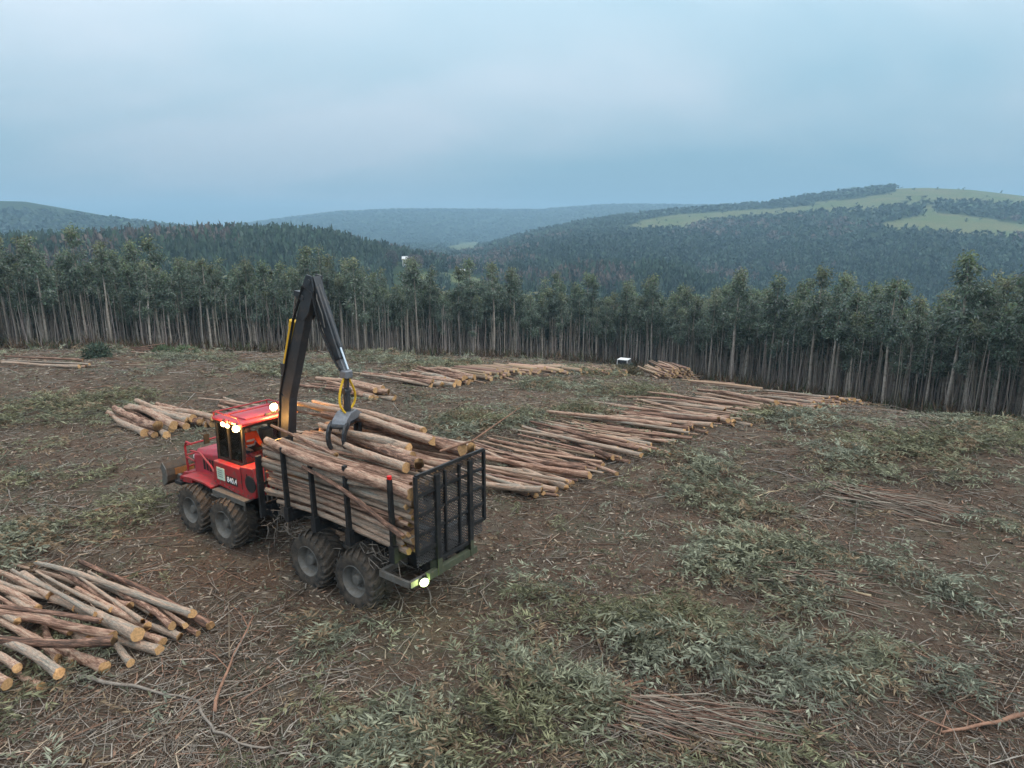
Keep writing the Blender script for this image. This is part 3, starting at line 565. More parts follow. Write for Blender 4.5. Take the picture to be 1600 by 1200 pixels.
# twigs
x, y, r = sample(66000, .62); k_ = (RNG.random(len(x)) < .16 + .95 * smooth(.40, .62, fbm(x + 5, y + 44, 3.6, 4))) & (RNG.random(len(x)) < bare(x, y)); x, y, r = x[k_], y[k_], r[k_]; m_ = len(x)
ln = np.exp(RNG.normal(-.85, .62, m_)) * (1 + .018 * r) * np.where(RNG.random(m_) < .05, 2.6, 1); an = 6.283 * (fbm(x + 11, y, 6, 2) * .9) + RNG.normal(0, .95, m_); ts = np.linspace(-.5, .5, 3); bd = RNG.normal(0, .17, (m_, 3)); bd[:, 0] *= .3
dx, dy = np.cos(an), np.sin(an); tx = x[:, None] + ln[:, None] * (ts[None] * dx[:, None] - bd * dy[:, None]); ty = y[:, None] + ln[:, None] * (ts[None] * dy[:, None] + bd * dx[:, None])
tz = ground_z(tx, ty); tz = np.maximum(tz, 0 * tz + (tz.mean(1)[:, None] - .02 + RNG.normal(0, .03, m_)[:, None] * ts[None])) + RNG.uniform(.0, .07, m_)[:, None] + np.clip(RNG.normal(0, .10, m_) * ln, -.12, .12)[:, None] * ts[None]
rad = (.0035 + .0075 * RNG.random(m_) ** 2.2) * (1 + .030 * r); V, F = tubes(np.stack([tx, ty, tz], -1), rad[:, None] * np.linspace(1.25, .5, 3)[None], 3)
pal = np.array([[.26, .225, .19], [.36, .29, .215], [.235, .145, .105], [.12, .088, .068], [.30, .27, .235], [.2, .165, .135]]); cc = pal[RNG.choice(6, m_, p=[.25, .12, .2, .16, .14, .13])] * RNG.uniform(.5, 1.25, (m_, 1))
tag(link('fallen_twigs', np_mesh('fallen_twigs', V, F, M['litter'], np.repeat(cc, 9, 0))), 'countless twigs and bark strips littering the clearing', 'twigs', kind='stuff')
print('twigs', m_)
# litter flakes
x, y, r = sample(120000, .55, 6.5, 75); k_ = (RNG.random(len(x)) < .3 + fbm(x, y, 1.7, 3)); x, y, r = x[k_], y[k_], r[k_]; m_ = len(x)
D = RNG.normal(0, 1, (m_, 3)) * [1, 1, .22]; V, F = leaf_quads(np.stack([x, y, ground_z(x, y) + RNG.uniform(.0, .04, m_)], 1), D, RNG.uniform(.04, .15, m_) * (1 + .022 * r), RNG.uniform(.012, .04, m_) * (1 + .022 * r), RNG)
pal = np.array([[.30, .255, .2], [.21, .13, .09], [.125, .13, .085], [.075, .055, .042], [.28, .24, .19], [.17, .175, .13]]); cc = pal[RNG.choice(6, m_, p=[.2, .24, .17, .2, .06, .13])] * RNG.uniform(.7, 1.25, (m_, 1))
tag(link('leaf_litter', np_mesh('leaf_litter', V, F, M['litter'], rep4(cc))), 'dead leaves and bark flakes covering the soil', 'leaf litter', kind='stuff'); print('flakes', m_)
# cut foliage sprays
SPR = []
for k in range(16):
    rng = np.random.default_rng(500 + k); n = 30; t_ = np.sort(rng.random(n)) ; sl_ = rng.uniform(.55, .95); yb = rng.normal(0, .12); C = np.stack([t_ * sl_, yb * np.sin(t_ * 2.5), .10 * np.sin(t_ * 2.6)], -1)
    sd_ = np.where(rng.random(n) < .5, -1, 1); D = np.stack([rng.uniform(.35, 1.0, n), sd_ * rng.uniform(.25, .9, n), rng.normal(.0, .35, n)], -1); V, F = leaf_quads(C, D, rng.uniform(.085, .185, n), rng.uniform(.016, .031, n), rng)
    SPR.append((V, F, rep4(rng.uniform(.7, 1.3, (n, 1)) * np.ones((1, 3)))))
x, y, r = sample(58000, .62, 6.5, 85); gw = green_w(x, y); k_ = off_machine(x, y) & (RNG.random(len(x)) < gw * .95 + .012); x, y, r, gw = x[k_], y[k_], r[k_], gw[k_]; m_ = len(x); va_ = RNG.integers(0, 16, m_); parts = []
hue = fbm(x + 91, y + 3, 2.4, 3); mound = .46 * np.clip(gw, 0, 1) * RNG.random(m_)
for k in range(16):
    ii = np.where(va_ == k)[0]; n = len(ii); sc = (RNG.uniform(.75, 1.25, n) * (1 + .016 * r[ii]))[:, None] * np.array([[1, 1, 1]]); h_ = np.clip((hue[ii] - .35) / .3, 0, 1)[:, None]
    tint = (np.array([[.24, .255, .19]]) * (1 - h_) + np.array([[.185, .185, .105]]) * h_) * RNG.uniform(.4, 1.35, (n, 1)); dead = RNG.random(n) < .2; tint[dead] = np.array([.22, .16, .10]) * RNG.uniform(.7, 1.2, (dead.sum(), 1))
    parts.append(scatter(*SPR[k], np.stack([x[ii], y[ii], ground_z(x[ii], y[ii]) + .015 + mound[ii]], 1), 6.283 * fbm(x[ii] + 7, y[ii] + 7, 3.5, 2) * 1.2 + RNG.normal(0, .9, n), sc, tint))
V, F, C = cat(parts); tag(link('cut_foliage', np_mesh('cut_foliage', V, F, M['sprays'], C)), 'heaps of cut grey-green eucalyptus leaf sprays on the clearing', 'foliage', kind='stuff'); print('sprays', m_, 'tris', len(F) * 2)

# ------------------------------------------------------------------ forwarder (local frame: +X forward, +Y its near side, Z up)
MZ = float(np.mean(ground_z(np.array([MX0 + 2.6 * math.cos(MPH), MX0 - 2.6 * math.cos(MPH), MX0]), np.array([MY0 + 2.6 * math.sin(MPH), MY0 - 2.6 * math.sin(MPH), MY0])))) - .02
MW = Matrix.Translation((MX0, MY0, MZ)) @ Matrix.Rotation(MPH, 4, 'Z')
FW = empty('forwarder', (MX0, MY0, MZ), MPH)
tag(FW, 'red eight-wheeled forwarder loaded with logs, its dark crane raised', 'forwarder')
def part(name, mb, m, parent=None, smooth=False, bevel=0): return mb.build(name, m, parent or FW, smooth, bevel)
# wheels
TW = .34
prof = [(.34, -.25), (.38, -.31), (.47, -.335), (.57, -.335), (.615, -.31), (.64, -.24), (.648, -.1), (.65, 0), (.648, .1), (.64, .24), (.615, .31), (.57, .335), (.47, .335), (.38, .31), (.34, .25)]
ty = MB(); ty.lathe(prof, (0, 0, 0), 40)
for k in range(22):
    for s_ in (-1, 1):
        a0 = 2 * math.pi * (k + (.5 if s_ > 0 else 0)) / 22; vs_ = []
        for yy, da, ro, ri, hw in ((.0, 0, .695, .63, .040), (.12, .10, .70, .63, .045), (.24, .23, .695, .62, .052), (.335, .31, .655, .58, .06), (.345, .34, .575, .53, .05)):
            for r_, sg in ((ri, -1), (ro, -1), (ro, 1), (ri, 1)):
                a = a0 + da + sg * hw * .82; vs_.append((r_ * math.cos(a), s_ * yy, r_ * math.sin(a)))
        fs_ = [(0, 1, 2, 3), (16, 19, 18, 17)] + [(4 * i + j, 4 * i + (j + 1) % 4, 4 * i + 4 + (j + 1) % 4, 4 * i + 4 + j) for i in range(4) for j in range(4)]; ty.add(vs_, fs_)
tyre0 = ty.build('tyre', M['rubber'], None, True); COL.objects.unlink(tyre0)
rm = MB(); rm.lathe([(.30, -.25), (.37, -.27), (.37, -.24), (.30, -.2), (.30, .14), (.36, .255), (.385, .30), (.365, .315), (.345, .275), (.315, .21), (.29, .12), (.2, .09), (.0, .09)], (0, 0, 0), 32)
rim0 = rm.build('rim', M['rim'], None, True); COL.objects.unlink(rim0)
hb = MB(); hb.lathe([(.21, .08), (.21, .13), (.14, .15), (.12, .24), (.1, .26), (0, .26)], (0, 0, 0), 20)
for k in range(10): a = k * .628; hb.cyl((.175 * math.cos(a), .12, .175 * math.sin(a)), (.175 * math.cos(a), .155, .175 * math.sin(a)), .018, 6)
hub0 = hb.build('hub', M['steelgrey'], None, True); COL.objects.unlink(hub0)
for ax_ in (3.35, 1.75, -1.75, -3.35):
    for sd_ in (1, -1):
        wz = MZ; wl = MW @ Vector((ax_, 1.04 * sd_, 0)); gz_ = float(ground_z(wl.x, wl.y)) - MZ
        we = empty('wheel', (ax_, 1.04 * sd_, .615 + max(-.05, min(.05, gz_))), 0 if sd_ > 0 else math.pi, FW); we.rotation_euler[1] = random.random() * 6
        for src in (tyre0, rim0, hub0): o = src.copy(); COL.objects.link(o); o.parent = we
# frames
mb = MB(); mb.prism([(4.35, 1.0), (4.35, 1.3), (.9, 1.35), (.9, .75), (3.9, .72)], -.42, .42); part('front_frame', mb, M['black'], bevel=.02)
mb = MB()
for s_ in (-.38, .38): mb.bar((-5.05, s_, 1.28), (.55, s_, 1.28), .16, .34)
for xx in (-4.8, -3.3, -1.8, -.4): mb.bar((xx, -.38, 1.28), (xx, .38, 1.28), .14, .2)
part('rear_frame', mb, M['black'], bevel=.012)
mb = MB(); mb.cyl((.75, 0, .75), (.75, 0, 1.6), .17, 16); mb.box((.75, 0, 1.1), (.5, .5, .18)); mb.box((.75, 0, .82), (.5, .5, .12)); part('articulation_joint', mb, M['steelgrey'])
for xx in (2.55, -2.55):
    for s_ in (1, -1):
        mb = MB(); mb.prism([(xx - .95, .58), (xx - .8, .86), (xx - .25, .98), (xx + .25, .98), (xx + .8, .86), (xx + .95, .58), (xx + .6, .5), (xx - .6, .5)], .5 * s_, .7 * s_); part('bogie_beam', mb, M['steelgrey'], bevel=.015)
    mb = MB(); mb.cyl((xx, -.6, .82), (xx, .6, .82), .16, 14); part('axle', mb, M['black'])
# lower body and engine hood
body = MB(); body.prism([(2.55, 2.18), (2.62, 1.52), (1.0, 1.40), (.72, 1.5), (.62, 1.95), (.78, 2.30), (1.30, 2.26), (1.36, 2.18)], -1.0, 1.0)
bo = part('body_side_panels', body, M['red'], bevel=.03)
mb = MB(); mb.box((1.25, 1.012, 1.92), (.012, .008, .56)); part('panel_seam', mb, M['black'], bo)
mb = MB(); mb.box((1.0, 1.012, 1.9), (.02, .02, .42)); part('panel_handle', mb, M['black'], bo)
mb = MB(); mb.lathe([(.0, 1.02), (.2, 1.02), (.23, 1.01), (.23, .99)], (.88, 0, 1.86), 20); part('fan_grille', mb, M['black'], bo)
mb = MB(); mb.box((2.22, 1.006, 1.86), (.36, .008, .34)); part('sticker', mb, M['sticker'], bo)
for q in range(4): mb = MB(); mb.box((2.24, 1.012, 1.96 - q * .06), (.22, .004, .018)); part('sticker_line', mb, M['crane_grey'], bo)
mb = MB(); mb.box((1.72, 1.006, 1.77), (.50, .008, .22)); part('number_plate', mb, M['black'], bo)
fc = bpy.data.curves.new('model_number', 'FONT'); fc.body = '840.4'; fc.size = .2; fc.align_x = 'CENTER'; fc.align_y = 'CENTER'; fc.extrude = .003; fc.offset = .004; fc.materials.append(M['white'])
_tmp = bpy.data.objects.new('model_number', fc); fo = bpy.data.objects.new('model_number', bpy.data.meshes.new_from_object(_tmp)); bpy.data.objects.remove(_tmp); COL.objects.link(fo); fo.parent = bo; fo.location = (1.70, 1.016, 1.77); fo.rotation_euler = (R(90), 0, R(180))
mb = MB(); mb.box((1.7, 1.04, 1.40), (1.5, .26, .05)); mb.box((1.7, 1.15, 1.34), (1.5, .03, .12)); mb.bar((2.3, 1.08, 1.38), (2.15, 1.08, 1.05), .05, .05); mb.bar((1.1, 1.08, 1.38), (1.1, 1.08, 1.1), .05, .05); part('running_board', mb, M['steelgrey'], bevel=.008)
hood = MB(); sec = lambda x_, zt, hw, zb: [(x_, -hw, zb), (x_, -hw, zt - .16), (x_, -hw + .14, zt), (x_, hw - .14, zt), (x_, hw, zt - .16), (x_, hw, zb)]
A = sec(2.5, 2.36, .66, 1.25); B_ = sec(3.7, 2.16, .62, 1.25); C_ = sec(4.32, 2.02, .58, 1.3); hood.add(A + B_ + C_, [tuple(range(5, -1, -1)), tuple(range(12, 18))] + [(i + 6 * k, (i + 1) % 6 + 6 * k, (i + 1) % 6 + 6 + 6 * k, i + 6 + 6 * k) for k in (0, 1) for i in range(6)])
ho = part('engine_hood', hood, M['red_top'], bevel=.03)
for q in range(5): mb = MB(); mb.box((3.05 + q * .16, .652 - .006 * q, 1.75), (.09, .012, .36)); part('vent_slot', mb, M['black'], ho)
mb = MB(); mb.box((4.335, 0, 1.68), (.03, .95, .6)); part('front_grille', mb, M['black'], ho)
for s_ in (1, -1):
    mb = MB(); mb.cyl((4.33, .46 * s_, 1.78), (4.40, .46 * s_, 1.78), .09, 14); part('headlight', mb, M['white'], ho)
mb = MB()
for s_ in (1, -1):
    mb.tube([(4.62, .62 * s_, 1.2), (4.68, .62 * s_, 2.05), (4.58, .62 * s_, 2.22), (4.3, .62 * s_, 2.2)], .032, 8); mb.tube([(4.68, .62 * s_, 1.75), (4.25, .62 * s_, 1.7)], .028, 8)
for zz in (1.45, 1.8, 2.1): mb.tube([(4.66, -.62, zz), (4.66, .62, zz)], .028, 8)
part('grille_guard', mb, M['red'])
mb = MB(); mb.tube([(4.2, .72, 2.05), (3.6, .78, 2.12), (3.0, .82, 1.85), (2.65, .86, 1.6)], .03, 8); part('hood_handrail', mb, M['red'])
mb = MB(); mb.prism([(4.3, 1.02), (4.3, 1.38), (4.72, 1.30), (5.0, 1.08), (4.9, .95)], -.72, .72); part('front_bumper', mb, M['red'], bevel=.02)
mb = MB(); mb.box((4.98, .0, .92), (.34, 1.6, .10)); mb.box((4.9, .62, 1.0), (.2, .2, .14)); part('front_step', mb, M['black'], bevel=.01)
for s_ in (1, -1):
    mb = MB(); mb.prism([(4.2, 1.28), (4.12, 1.42), (3.6, 1.48), (2.9, 1.48), (2.6, 1.42), (2.6, 1.38), (2.95, 1.43), (3.6, 1.43), (4.08, 1.36)], .62 * s_, 1.12 * s_); part('mudguard', mb, M['red'])
mb = MB(); mb.cyl((3.1, -.45, 2.25), (3.1, -.45, 3.0), .06, 12); mb.cyl((3.1, -.45, 2.95), (3.18, -.45, 3.1), .05, 12); part('exhaust_pipe', mb, M['steelgrey'])
mb = MB(); mb.tube([(2.58, .84, 3.0), (2.72, 1.02, 3.0), (2.72, 1.02, 2.9)], .014, 6); mb.box((2.72, 1.03, 2.76), (.04, .16, .28), ch=.01); part('side_mirror', mb, M['black'])
for q in range(3): mb = MB(); mb.box((2.35, 1.1, 1.25 - q * .22), (.36, .14, .03)); part('step', mb, M['steelgrey'])
for q in range(9):
    mb = MB(); mb.cyl((2.5 - q * .21, 1.0, 1.60 - .012 * q), (2.5 - q * .21, 1.018, 1.60 - .012 * q), .016, 6); part('panel_bolt', mb, M['steelgrey'], bo)
mb = MB(); mb.tube([(1.5, -.7, 3.4), (1.48, -.72, 4.1)], .006, 5); part('antenna', mb, M['black'])
# dozer blade
bl = MB(); pr = [(5.62, .72), (5.50, .86), (5.46, 1.05), (5.50, 1.25), (5.62, 1.42), (5.66, 1.40), (5.56, 1.23), (5.53, 1.05), (5.56, .88), (5.66, .74)]; bl.prism(pr, -.86, .86)
bo2 = part('dozer_blade', bl, M['rust'])
for s_ in (1, -1):
    mb = MB(); mb.prism([(5.62, .70), (5.44, .86), (5.40, 1.05), (5.44, 1.26), (5.62, 1.44), (5.72, 1.3), (5.66, 1.05), (5.72, .8)], 0.86 * s_, .89 * s_); part('blade_end_plate', mb, M['steelgrey'], bo2)
    mb = MB(); mb.bar((4.4, .5 * s_, .85), (5.5, .5 * s_, .95), .1, .16); part('blade_arm', mb, M['steelgrey'], bo2)
mb = MB(); mb.box((5.455, .30, 1.12), (.012, .6, .2), Matrix.Rotation(R(3), 3, 'Y')); part('orange_blade_mark', mb, mat('orange_worn_paint', (.32, .12, .025), .7, 0, .3, 6, (.1, .07, .05), .5), bo2)
# cab
CX0, CX1, CYH, CZ0, CZ1 = 1.38, 2.55, .80, 2.18, 3.27
cab = empty('cab', (0, 0, 0), 0, FW)
for xx in (CX0, 2.0, CX1):
    for s_ in (1, -1):
        mb = MB(); mb.bar((xx, CYH * s_, CZ0), (xx + (-.02 if xx == CX0 else 0), CYH * s_ * .985, CZ1), .075, .07, (1, 0, 0)); part('pillar', mb, M['black'], cab)
for s_ in (1, -1):
    mb = MB(); mb.bar((CX0, CYH * s_, CZ0 + .03), (CX1, CYH * s_, CZ0 + .03), .07, .07); mb.bar((CX0, CYH * s_, CZ1 - .03), (CX1, CYH * s_, CZ1 - .03), .07, .08); part('side_rail', mb, M['black'], cab)
    for xa, xb in ((CX0, 2.0), (2.0, CX1)): mb = MB(); mb.box(((xa + xb) / 2, CYH * s_, (CZ0 + CZ1) / 2), (xb - xa - .08, .008, CZ1 - CZ0 - .13)); part('side_window', mb, M['glass'], cab)
for xx, nm in ((CX0, 'rear_window'), (CX1, 'front_window')):
    mb = MB(); mb.bar((xx, -CYH, CZ0 + .03), (xx, CYH, CZ0 + .03), .07, .07); mb.bar((xx, -CYH, CZ1 - .03), (xx, CYH, CZ1 - .03), .07, .08); part('cross_rail', mb, M['black'], cab)
    mb = MB(); mb.box((xx, 0, (CZ0 + CZ1) / 2), (.008, 2 * CYH - .08, CZ1 - CZ0 - .13)); part(nm, mb, M['glass'], cab)
mb = MB(); mb.box((1.96, 0, 3.325), (1.36, 1.76, .10), ch=.03); mb.box((1.9, .05, 3.39), (.8, 1.1, .05), ch=.015); part('roof', mb, M['red_top'], cab)
mb = MB()
for s_ in (1, -1):
    mb.tube([(2.60, .82 * s_, 3.36), (2.62, .82 * s_, 3.47), (2.5, .82 * s_, 3.50), (1.5, .82 * s_, 3.48), (1.42, .82 * s_, 3.37)], .022, 8)
mb.tube([(2.62, -.82, 3.47), (2.62, .82, 3.47)], .022, 8); mb.tube([(2.0, -.82, 3.495), (2.0, .82, 3.495)], .02, 8); part('roof_rail', mb, M['red'], cab)
mb = MB(); mb.box((1.96, 0, 2.10), (1.15, 1.58, .14)); part('cab_floor', mb, M['int'], cab)
mb = MB(); mb.box((2.2, .12, 2.22), (.46, .46, .12), ch=.03); mb.box((2.42, .12, 2.58), (.12, .44, .66), ch=.04); part('seat', mb, M['int'], cab)
mb = MB(); mb.box((1.72, -.45, 2.42), (.35, .22, .3), ch=.03); mb.box((2.3, -.5, 2.5), (.3, .3, .55), ch=.03); part('console', mb, M['int'], cab)
def lamp(name, p, d, m, parent, r=.06, watt=6, col=(1, .50, .13), glow=True):
    d = Vector(d).normalized(); p = Vector(p); e_ = empty(name, (0, 0, 0), 0, parent)
    mb = MB(); mb.cyl(p - d * .07, p + d * .005, r * 1.15, 14, r * 1.4); mb.bar(p - d * .05, p - d * .05 + Vector((0, 0, .12)), .03, .03); part('housing', mb, M['black'], e_)
    mb = MB(); mb.cyl(p + d * .006, p + d * .018, r * 1.3, 16, r * 1.25); part('glow_ring', mb, M['lampRingG'] if m == M['lampG'] else M['lampRing'], e_); mb = MB(); mb.cyl(p + d * .019, p + d * .03, r * .7, 14, r * .6); part('lens', mb, m, e_)  # emissive ring added around the lens in place of its glow
    if glow:
        ld_ = bpy.data.lights.new('lamp_light', 'POINT'); ld_.energy = watt * 6; ld_.color = col; ld_.shadow_soft_size = .05; lo_ = bpy.data.objects.new('lamp_light', ld_); COL.objects.link(lo_); lo_.parent = e_; lo_.location = p + d * .12
    return e_
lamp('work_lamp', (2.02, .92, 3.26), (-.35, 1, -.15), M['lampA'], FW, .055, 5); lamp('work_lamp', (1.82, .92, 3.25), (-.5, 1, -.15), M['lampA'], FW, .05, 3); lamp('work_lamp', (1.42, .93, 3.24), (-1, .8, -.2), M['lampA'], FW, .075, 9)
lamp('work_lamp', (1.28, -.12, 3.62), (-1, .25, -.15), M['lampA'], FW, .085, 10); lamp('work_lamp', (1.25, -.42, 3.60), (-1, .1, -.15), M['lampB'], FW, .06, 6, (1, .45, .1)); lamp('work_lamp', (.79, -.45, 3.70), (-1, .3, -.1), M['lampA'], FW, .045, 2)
mb = MB(); mb.bar((1.36, -.6, 3.44), (1.36, .1, 3.44), .05, .05); mb.bar((1.36, -.12, 3.44), (1.33, -.12, 3.6), .04, .04); mb.bar((1.36, -.42, 3.44), (1.3, -.42, 3.58), .04, .04); mb.bar((1.34, -.5, 3.46), (.85, -.46, 3.68), .04, .04); part('lamp_bracket', mb, M['black'])
# headboard behind the cab
hbd = empty('headboard', (0, 0, 0), 0, FW)
for s_ in (1, -1): mb = MB(); mb.bar((.08, 1.22 * s_, 1.25), (.02, 1.27 * s_, 2.88), .15, .07, (1, 0, 0)); part('headboard_post', mb, M['black'], hbd)
for zz in (1.55, 2.1, 2.65, 3.08): mb = MB(); mb.bar((.12, -1.22 if zz < 3 else -1.0, zz), (.12, 1.22 if zz < 3 else 1.0, zz), .05, .07); part('headboard_rail', mb, M['black'], hbd)
for k in range(17): mb = MB(); mb.bar((.12, -1.04 + k * .13, 1.5), (.12, -1.04 + k * .13, 3.08), .03, .03, (1, 0, 0)); part('headboard_bar', mb, M['steelgrey'], hbd)
# bunks and stakes
STX = (-1.0, -2.0, -3.18, -4.55)
for xx in STX:
    mb = MB(); mb.bar((xx, -1.3, 1.54), (xx, 1.3, 1.54), .14, .18); part('bunk', mb, M['black'], bevel=.01)
    for s_ in (1, -1):
        mb = MB(); mb.bar((xx, 1.24 * s_, 1.42), (xx, 1.29 * s_, 3.30), .12, .09, (1, 0, 0), .10, .075); mb.box((xx, 1.25 * s_, 1.62), (.17, .13, .36)); so_ = part('stake', mb, M['black'], bevel=.008)
        if xx == -4.55 and s_ > 0: mb = MB(); mb.cyl((xx, 1.29, 3.29), (xx, 1.29, 3.36), .05, 12); part('red_marker', mb, M['lampR'], so_)
# rear gate
GX = -5.12; gate = empty('rear_gate', (0, 0, 0), 0, FW)
for yy, wd_, z0, z1 in ((1.13, .07, 1.72, 3.42), (-1.08, .07, 1.72, 3.40), (.52, .12, 1.18, 3.30), (-.56, .12, 1.18, 3.30), (.24, .05, 1.45, 3.30), (-.22, .05, 1.45, 3.30)):
    mb = MB(); mb.bar((GX - (.03 if wd_ > .1 else 0), yy, z0), (GX - (.03 if wd_ > .1 else 0), yy, z1), wd_, .07, (1, 0, 0)); part('gate_post', mb, M['black'], gate, bevel=.006)
for zz in (2.12, 2.54, 2.97): mb = MB(); mb.bar((GX + .012, -1.08, zz), (GX + .012, 1.13, zz), .05, .05); part('gate_bar', mb, M['black'], gate)
for y0, y1, zz in ((1.13, .50, 1.74), (-.54, -1.08, 1.74), (.5, -.55, 1.36), (1.13, -1.08, 3.41)): mb = MB(); mb.bar((GX, y0, zz), (GX, y1, zz), .06, .07); part('gate_bar', mb, M['black'], gate)
mb = MB(); yl, yh, zl, zh = -1.06, 1.11, 1.40, 3.38
for dsl in (1, -1):
    c0 = -4.0
    while c0 < 6:
        c0 += .064; P2 = []
        for yy in (yl, yh):
            zz = (c0 + dsl * .62 * (yy if dsl > 0 else yy)); P2.append((yy, zz))
        (ya, za), (yb_, zb_) = P2
        def clip(ya, za, yb_, zb_):
            if za == zb_: return None
            out_ = []
            for (p_, q_) in (((ya, za), (yb_, zb_)), ((yb_, zb_), (ya, za))):
                yy, zz = p_
                if zz < zl: t_ = (zl - zz) / (q_[1] - zz) if q_[1] != zz else 2; yy, zz = yy + (q_[0] - yy) * t_, zl
                elif zz > zh: t_ = (zh - zz) / (q_[1] - zz) if q_[1] != zz else 2; yy, zz = yy + (q_[0] - yy) * t_, zh
                else: t_ = 0
                if t_ < 0 or t_ > 1: return None
                out_.append((yy, zz))
            return out_
        r_ = clip(ya, za, yb_, zb_)
        if r_ and abs(r_[0][0] - r_[1][0]) > .05: mb.tube([(GX + .05 + .004 * dsl, *r_[0]), (GX + .05 + .004 * dsl, *r_[1])], .010, 4, False)
part('gate_mesh', mb, M['black'], gate)
# tail frame, bumper arms, reversing lamp
mb = MB(); mb.bar((-5.12, -.75, 1.12), (-5.12, .85, 1.12), .12, .16); part('tail_beam', mb, M['lime'], bevel=.008)
for y0, y1 in ((-.6, -.5), (.46, .58)): mb = MB(); mb.prism([(-4.95, 1.0), (-5.2, 1.05), (-5.2, 1.42), (-4.95, 1.3)], y0, y1); part('tail_bracket', mb, M['lime'])
mb = MB(); mb.bar((-4.15, 1.28, 1.08), (-4.15, .5, 1.08), .09, .12); mb.bar((-4.15, 1.28, 1.08), (-4.95, 1.22, 1.02), .07, .14); mb.bar((-4.95, 1.22, 1.02), (-5.0, .6, 1.04), .08, .14); part('rear_lamp_bracket', mb, M['steelgrey'], bevel=.006)
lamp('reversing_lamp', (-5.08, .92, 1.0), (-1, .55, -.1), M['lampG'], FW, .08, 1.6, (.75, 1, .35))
# crane
cr_ = empty('crane', (0, 0, 0), 0, FW)
mb = MB(); mb.cyl((.6, 0, 1.3), (.6, 0, 1.6), .34, 20); mb.cyl((.6, 0, 1.6), (.62, 0, 2.5), .2, 18, .17); mb.box((.62, 0, 2.55), (.4, .34, .5), ch=.05); part('slew_column', mb, M['crane'], cr_)
mb = MB(); mb.bar((.66, 0, 2.45), (.42, 0, 4.1), .26, .40, (1, 0, 0), .24, .44); mb.bar((.42, 0, 4.1), (-.66, 0, 6.62), .24, .44, (1, 0, 0), .22, .30); part('main_boom', mb, M['crane'], cr_, bevel=.02)
mb = MB()
for s_ in (.14, -.14): mb.prism([(-.45, 6.2), (-.62, 6.9), (-.82, 7.22), (-1.02, 7.18), (-1.06, 6.85), (-.82, 6.3), (-.6, 6.1)], s_ - .02, s_ + .02)
mb.cyl((-.62, -.18, 6.66), (-.62, .18, 6.66), .07, 12); mb.cyl((-.92, -.18, 7.05), (-.92, .18, 7.05), .06, 12); part('elbow_link', mb, M['crane'], cr_, bevel=.008)
mb = MB(); mb.bar((-.88, 0, 7.12), (-1.68, 0, 5.25), .22, .30, (1, 0, 0), .2, .26); part('outer_boom', mb, M['crane'], cr_, bevel=.02)
mb = MB(); mb.bar((-1.66, 0, 5.3), (-1.86, 0, 4.92), .15, .19, (1, 0, 0)); mb.box((-1.87, 0, 4.93), (.26, .22, .2), ch=.03); part('extension_boom', mb, M['crane_grey'], cr_)
mb = MB(); mb.cyl((-1.06, .0, 6.98), (-1.72, 0, 5.55), .06, 12); part('extension_cylinder', mb, M['crane'], cr_); mb = MB(); mb.cyl((-1.72, 0, 5.55), (-1.95, 0, 5.05), .028, 10); part('extension_rod', mb, M['chrome'], cr_)
mb = MB(); mb.cyl((.42, 0, 4.88), (.02, 0, 5.98), .085, 14); mb.cyl((.05, 0, 5.9), (-.01, 0, 6.05), .1, 14); part('yellow_cylinder', mb, M['yellow'], cr_)
mb = MB(); mb.cyl((.01, 0, 6.0), (-.2, 0, 6.75), .035, 10); part('boom_rod', mb, M['chrome'], cr_); mb = MB(); mb.bar((-.2, 0, 6.75), (-.62, 0, 6.70), .16, .12); mb.bar((-.2, 0, 6.75), (-.5, 0, 6.4), .1, .08); part('boom_linkage', mb, M['crane'], cr_)
mb = MB(); mb.cyl((.84, 0, 3.1), (.50, 0, 4.6), .10, 14); mb.cyl((.52, 0, 4.5), (.46, 0, 4.86), .045, 10); mb.box((.42, 0, 4.78), (.2, .2, .3)); part('lift_cylinder', mb, M['crane'], cr_)
for s_ in (.145, .11, -.145): mb = MB(); mb.tube([(.78, s_, 2.6), (.58, s_, 4.1), (-.2, s_ * 1.1, 6.1), (-.72, s_ * 1.4, 6.95), (-1.0, s_ * 1.25, 6.8), (-1.2, s_ * 1.2, 6.0), (-1.6, s_ * 1.1, 5.3), (-1.8, s_ * .8, 5.0)], .018, 6); part('hydraulic_hose', mb, M['black'], cr_)
mb = MB(); mb.tube([(-1.06, .06, 6.9), (-1.15, .14, 6.65), (-1.32, .15, 6.3), (-1.36, .13, 6.0)], .014, 6); part('hydraulic_hose', mb, M['steelgrey'], cr_)
mb = MB(); mb.bar((-1.87, 0, 4.86), (-1.85, 0, 4.5), .07, .12, (1, 0, 0)); mb.cyl((-1.85, -.1, 4.52), (-1.85, .1, 4.52), .07, 12); mb.cyl((-1.85, 0, 4.5), (-1.83, 0, 4.05), .085, 14, .1); mb.cyl((-1.83, 0, 4.05), (-1.83, 0, 3.88), .16, 18); part('rotator', mb, M['crane'], cr_, True)
for s_, k in ((1, 0), (-1, 1)):
    pts_ = [Vector((-1.86, .06 * s_, 4.85))]
    for q in range(1, 8): t_ = q / 7; pts_.append(Vector((-1.84 - .1 * t_ * s_ , s_ * (.06 + (.2 if s_ > 0 else .26) * math.sin(t_ * 2.8)), 4.85 - .85 * t_ - .08 * math.sin(t_ * 3.1))))
    mb = MB(); mb.tube(pts_, .028, 7); part('yellow_hose', mb, M['yellow'], cr_)
